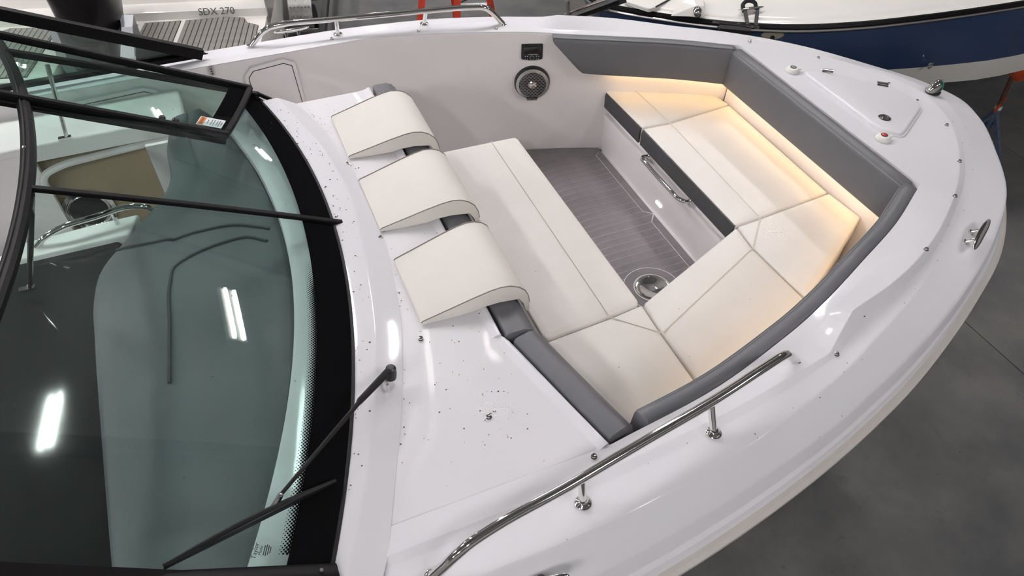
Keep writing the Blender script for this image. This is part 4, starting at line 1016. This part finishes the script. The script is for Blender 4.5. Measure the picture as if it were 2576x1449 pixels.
# outboard
en = empty('outboard_engine', (-.26, 4.36, FL+.3)); tag(en, 'black and silver outboard engine on the white boat', 'engine')
def sec(cx_, cy_, z, rx, ry, n=20, p=2.6): 
    return [V((cx_+rx*math.copysign(abs(math.cos(a))**(2/p), math.cos(a)), cy_+ry*math.copysign(abs(math.sin(a))**(2/p), math.sin(a)), z)) for a in [2*math.pi*i/n for i in range(n)]]
part(MB().add(*loft([sec(EX, 3.98, -1.0, .15, .22), sec(EX, 3.98, -.92, .20, .28), sec(EX, 4.0, -.75, .235, .32), sec(EX, 4.0, -.55, .24, .34), sec(EX, 4.0, -.42, .20, .30), sec(EX, 4.0, -.36, .10, .2)])), 'cowling', cowl, en, 'glossy black cowling', ang=60)
for s in (-1, 1):
    part(MB().add(*loft([[V((EX+s*.17, 3.60, -1.35)), V((EX+s*.06, 3.66, -1.35)), V((EX+s*.08, 3.98, -1.35)), V((EX+s*.20, 3.98, -1.35))],
                         [V((EX+s*.30, 3.72, -1.10)), V((EX+s*.20, 3.68, -1.08)), V((EX+s*.16, 4.0, -1.08)), V((EX+s*.30, 4.02, -1.10))],
                         [V((EX+s*.32, 3.86, -.90)), V((EX+s*.25, 3.82, -.88)), V((EX+s*.18, 4.05, -.88)), V((EX+s*.28, 4.08, -.90))]])), 'side_panel', silver_p, en, 'silver side panel', ang=25)
    MB().add(*lathe([(.008, 0), (.006, .004), (.001, .005)], (EX+s*.24, 3.735, -1.04), (0, -1, .6), 8)).build('bolt', black_pl, en)
part(MB().add(*loft([sec(EX, 3.9, -1.75, .05, .16), sec(EX, 3.9, -1.3, .07, .2), sec(EX, 3.95, -.99, .12, .22)])), 'midsection', cowl, en)
part(MB().add(*cyl((EX, 3.62, -1.12), (EX, 3.70, -1.34), .018, 10)), 'tilt_ram', chrome, en)
part(MB().add(*prism([(-1.05, 3.50), (-.80, 3.50), (-.84, 3.60), (-1.0, 3.60)], -1.45, -1.36, .01, 2)), 'tilt_bracket', silver_p, en)
part(MB().add(*cyl((EX, 3.86, -1.74), (EX, 3.86, -1.79), .05, 12)), 'skeg', cowl, en)

for o_ in (ob_, en):
    o_.rotation_euler = (0, 0, math.radians(-15)); o_.location += V((0, .09, 0))
# trailer wheel guard and frame
tl = empty('boat_trailer', (-.26, 4.36, FL)); tag(tl, 'trailer with tread plate wheel guard beside the white boat', 'trailer')
arc = [V((.52, 5.05+.62*(1-math.cos(math.pi*k/10))/2, -1.52+.26*math.sin(math.pi*k/10))) for k in range(11)]
fd = part(MB().add(*loft([[a, a+V((.23, 0, 0)), a+V((.23, 0, -.03)), a+V((0, 0, -.03))] for a in arc])), 'wheel_guard', dplate, tl, 'tread plate wheel guard', ang=30)
tm = MB()
for k in range(1, 10):
    for j in range(6):
        a = arc[k]; x = .545+.036*j+(.018 if k % 2 else 0); tm.add(*box((x, a.y, a.z+.003), (.020, .006, .006), Matrix.Rotation(.8 if (k+j) % 2 else -.8, 3, 'Z')))
tm.build('tread_pattern', alu, fd)['kind'] = 'stuff'
part(MB().add(*lathe([(.30, -.09), (.32, -.05), (.32, .05), (.30, .09), (.17, .09), (.15, .03), (.001, .03)], (.635, 5.36, FL+.32), (1, 0, 0), 30)), 'tyre', black_r, tl)
part(MB().add(*bar((.82, 4.5, -1.62), (.82, 8.0, -1.62), .06, .10)), 'frame_rail', dirtgrey, tl)
part(MB().add(*bar((.45, 4.95, -1.60), (.86, 4.95, -1.60), .06, .08)), 'cross_member', dirtgrey, tl)
part(MB().add(*bar((.84, 5.2, -1.60), (.84, 5.2, -1.0), .06, .05)), 'guide_post', black_r, tl)
part(MB().add(*bar((.50, 4.93, -1.52), (.80, 4.93, -1.52), .02, .025)), 'light_bar', alu, tl)

tl.rotation_euler = (0, 0, math.radians(-15)); tl.location += V((0, .09, 0))
# ladder
ld = empty('step_ladder', (2.5, 5.2, FL)); tag(ld, 'red fibreglass step ladder on the hall floor behind the far handrail', 'ladder')
d_ = V((.95, -.28, 0)).normalized(); tpc = V((2.54, 5.28, -.15))
for si, (cb, lab) in enumerate(((V((2.20, 4.95, FL)), 0), (V((2.78, 5.22, FL)), 1))):
    for s in (-1, 1):
        MB().add(*bar(cb+d_*s*.22, tpc+d_*s*.12+(cb-tpc)*.04, .030, .075, up=d_)).build('rail', red_p, ld)
    for k in range(1, 6):
        t_ = k*.16; c_2 = cb+(tpc-cb)*t_; hw_ = .22-.10*t_
        MB().add(*bar(c_2-d_*hw_, c_2+d_*hw_, .085, .022)).build('step', alu, ld)
MB().add(*box(tpc+V((0, 0, .02)), (.30, .16, .05), Matrix.Rotation(math.radians(-16), 3, 'Z'))).build('top_cap', red_p, ld)
MB().add(*bar(V((2.20, 4.95, FL))+(tpc-V((2.20, 4.95, FL)))*.25+d_*.2, V((2.78, 5.22, FL))+(tpc-V((2.78, 5.22, FL)))*.25+d_*.2, .02, .008)).build('spreader', dirtgrey, ld)
q_ = V((2.20, 4.95, FL))+(tpc-V((2.20, 4.95, FL)))*.33+d_*.192
MB().add(*box(q_+V((0, -.042, 0)), (.03, .004, .22), None)).build('safety_label', yellow_p, ld)
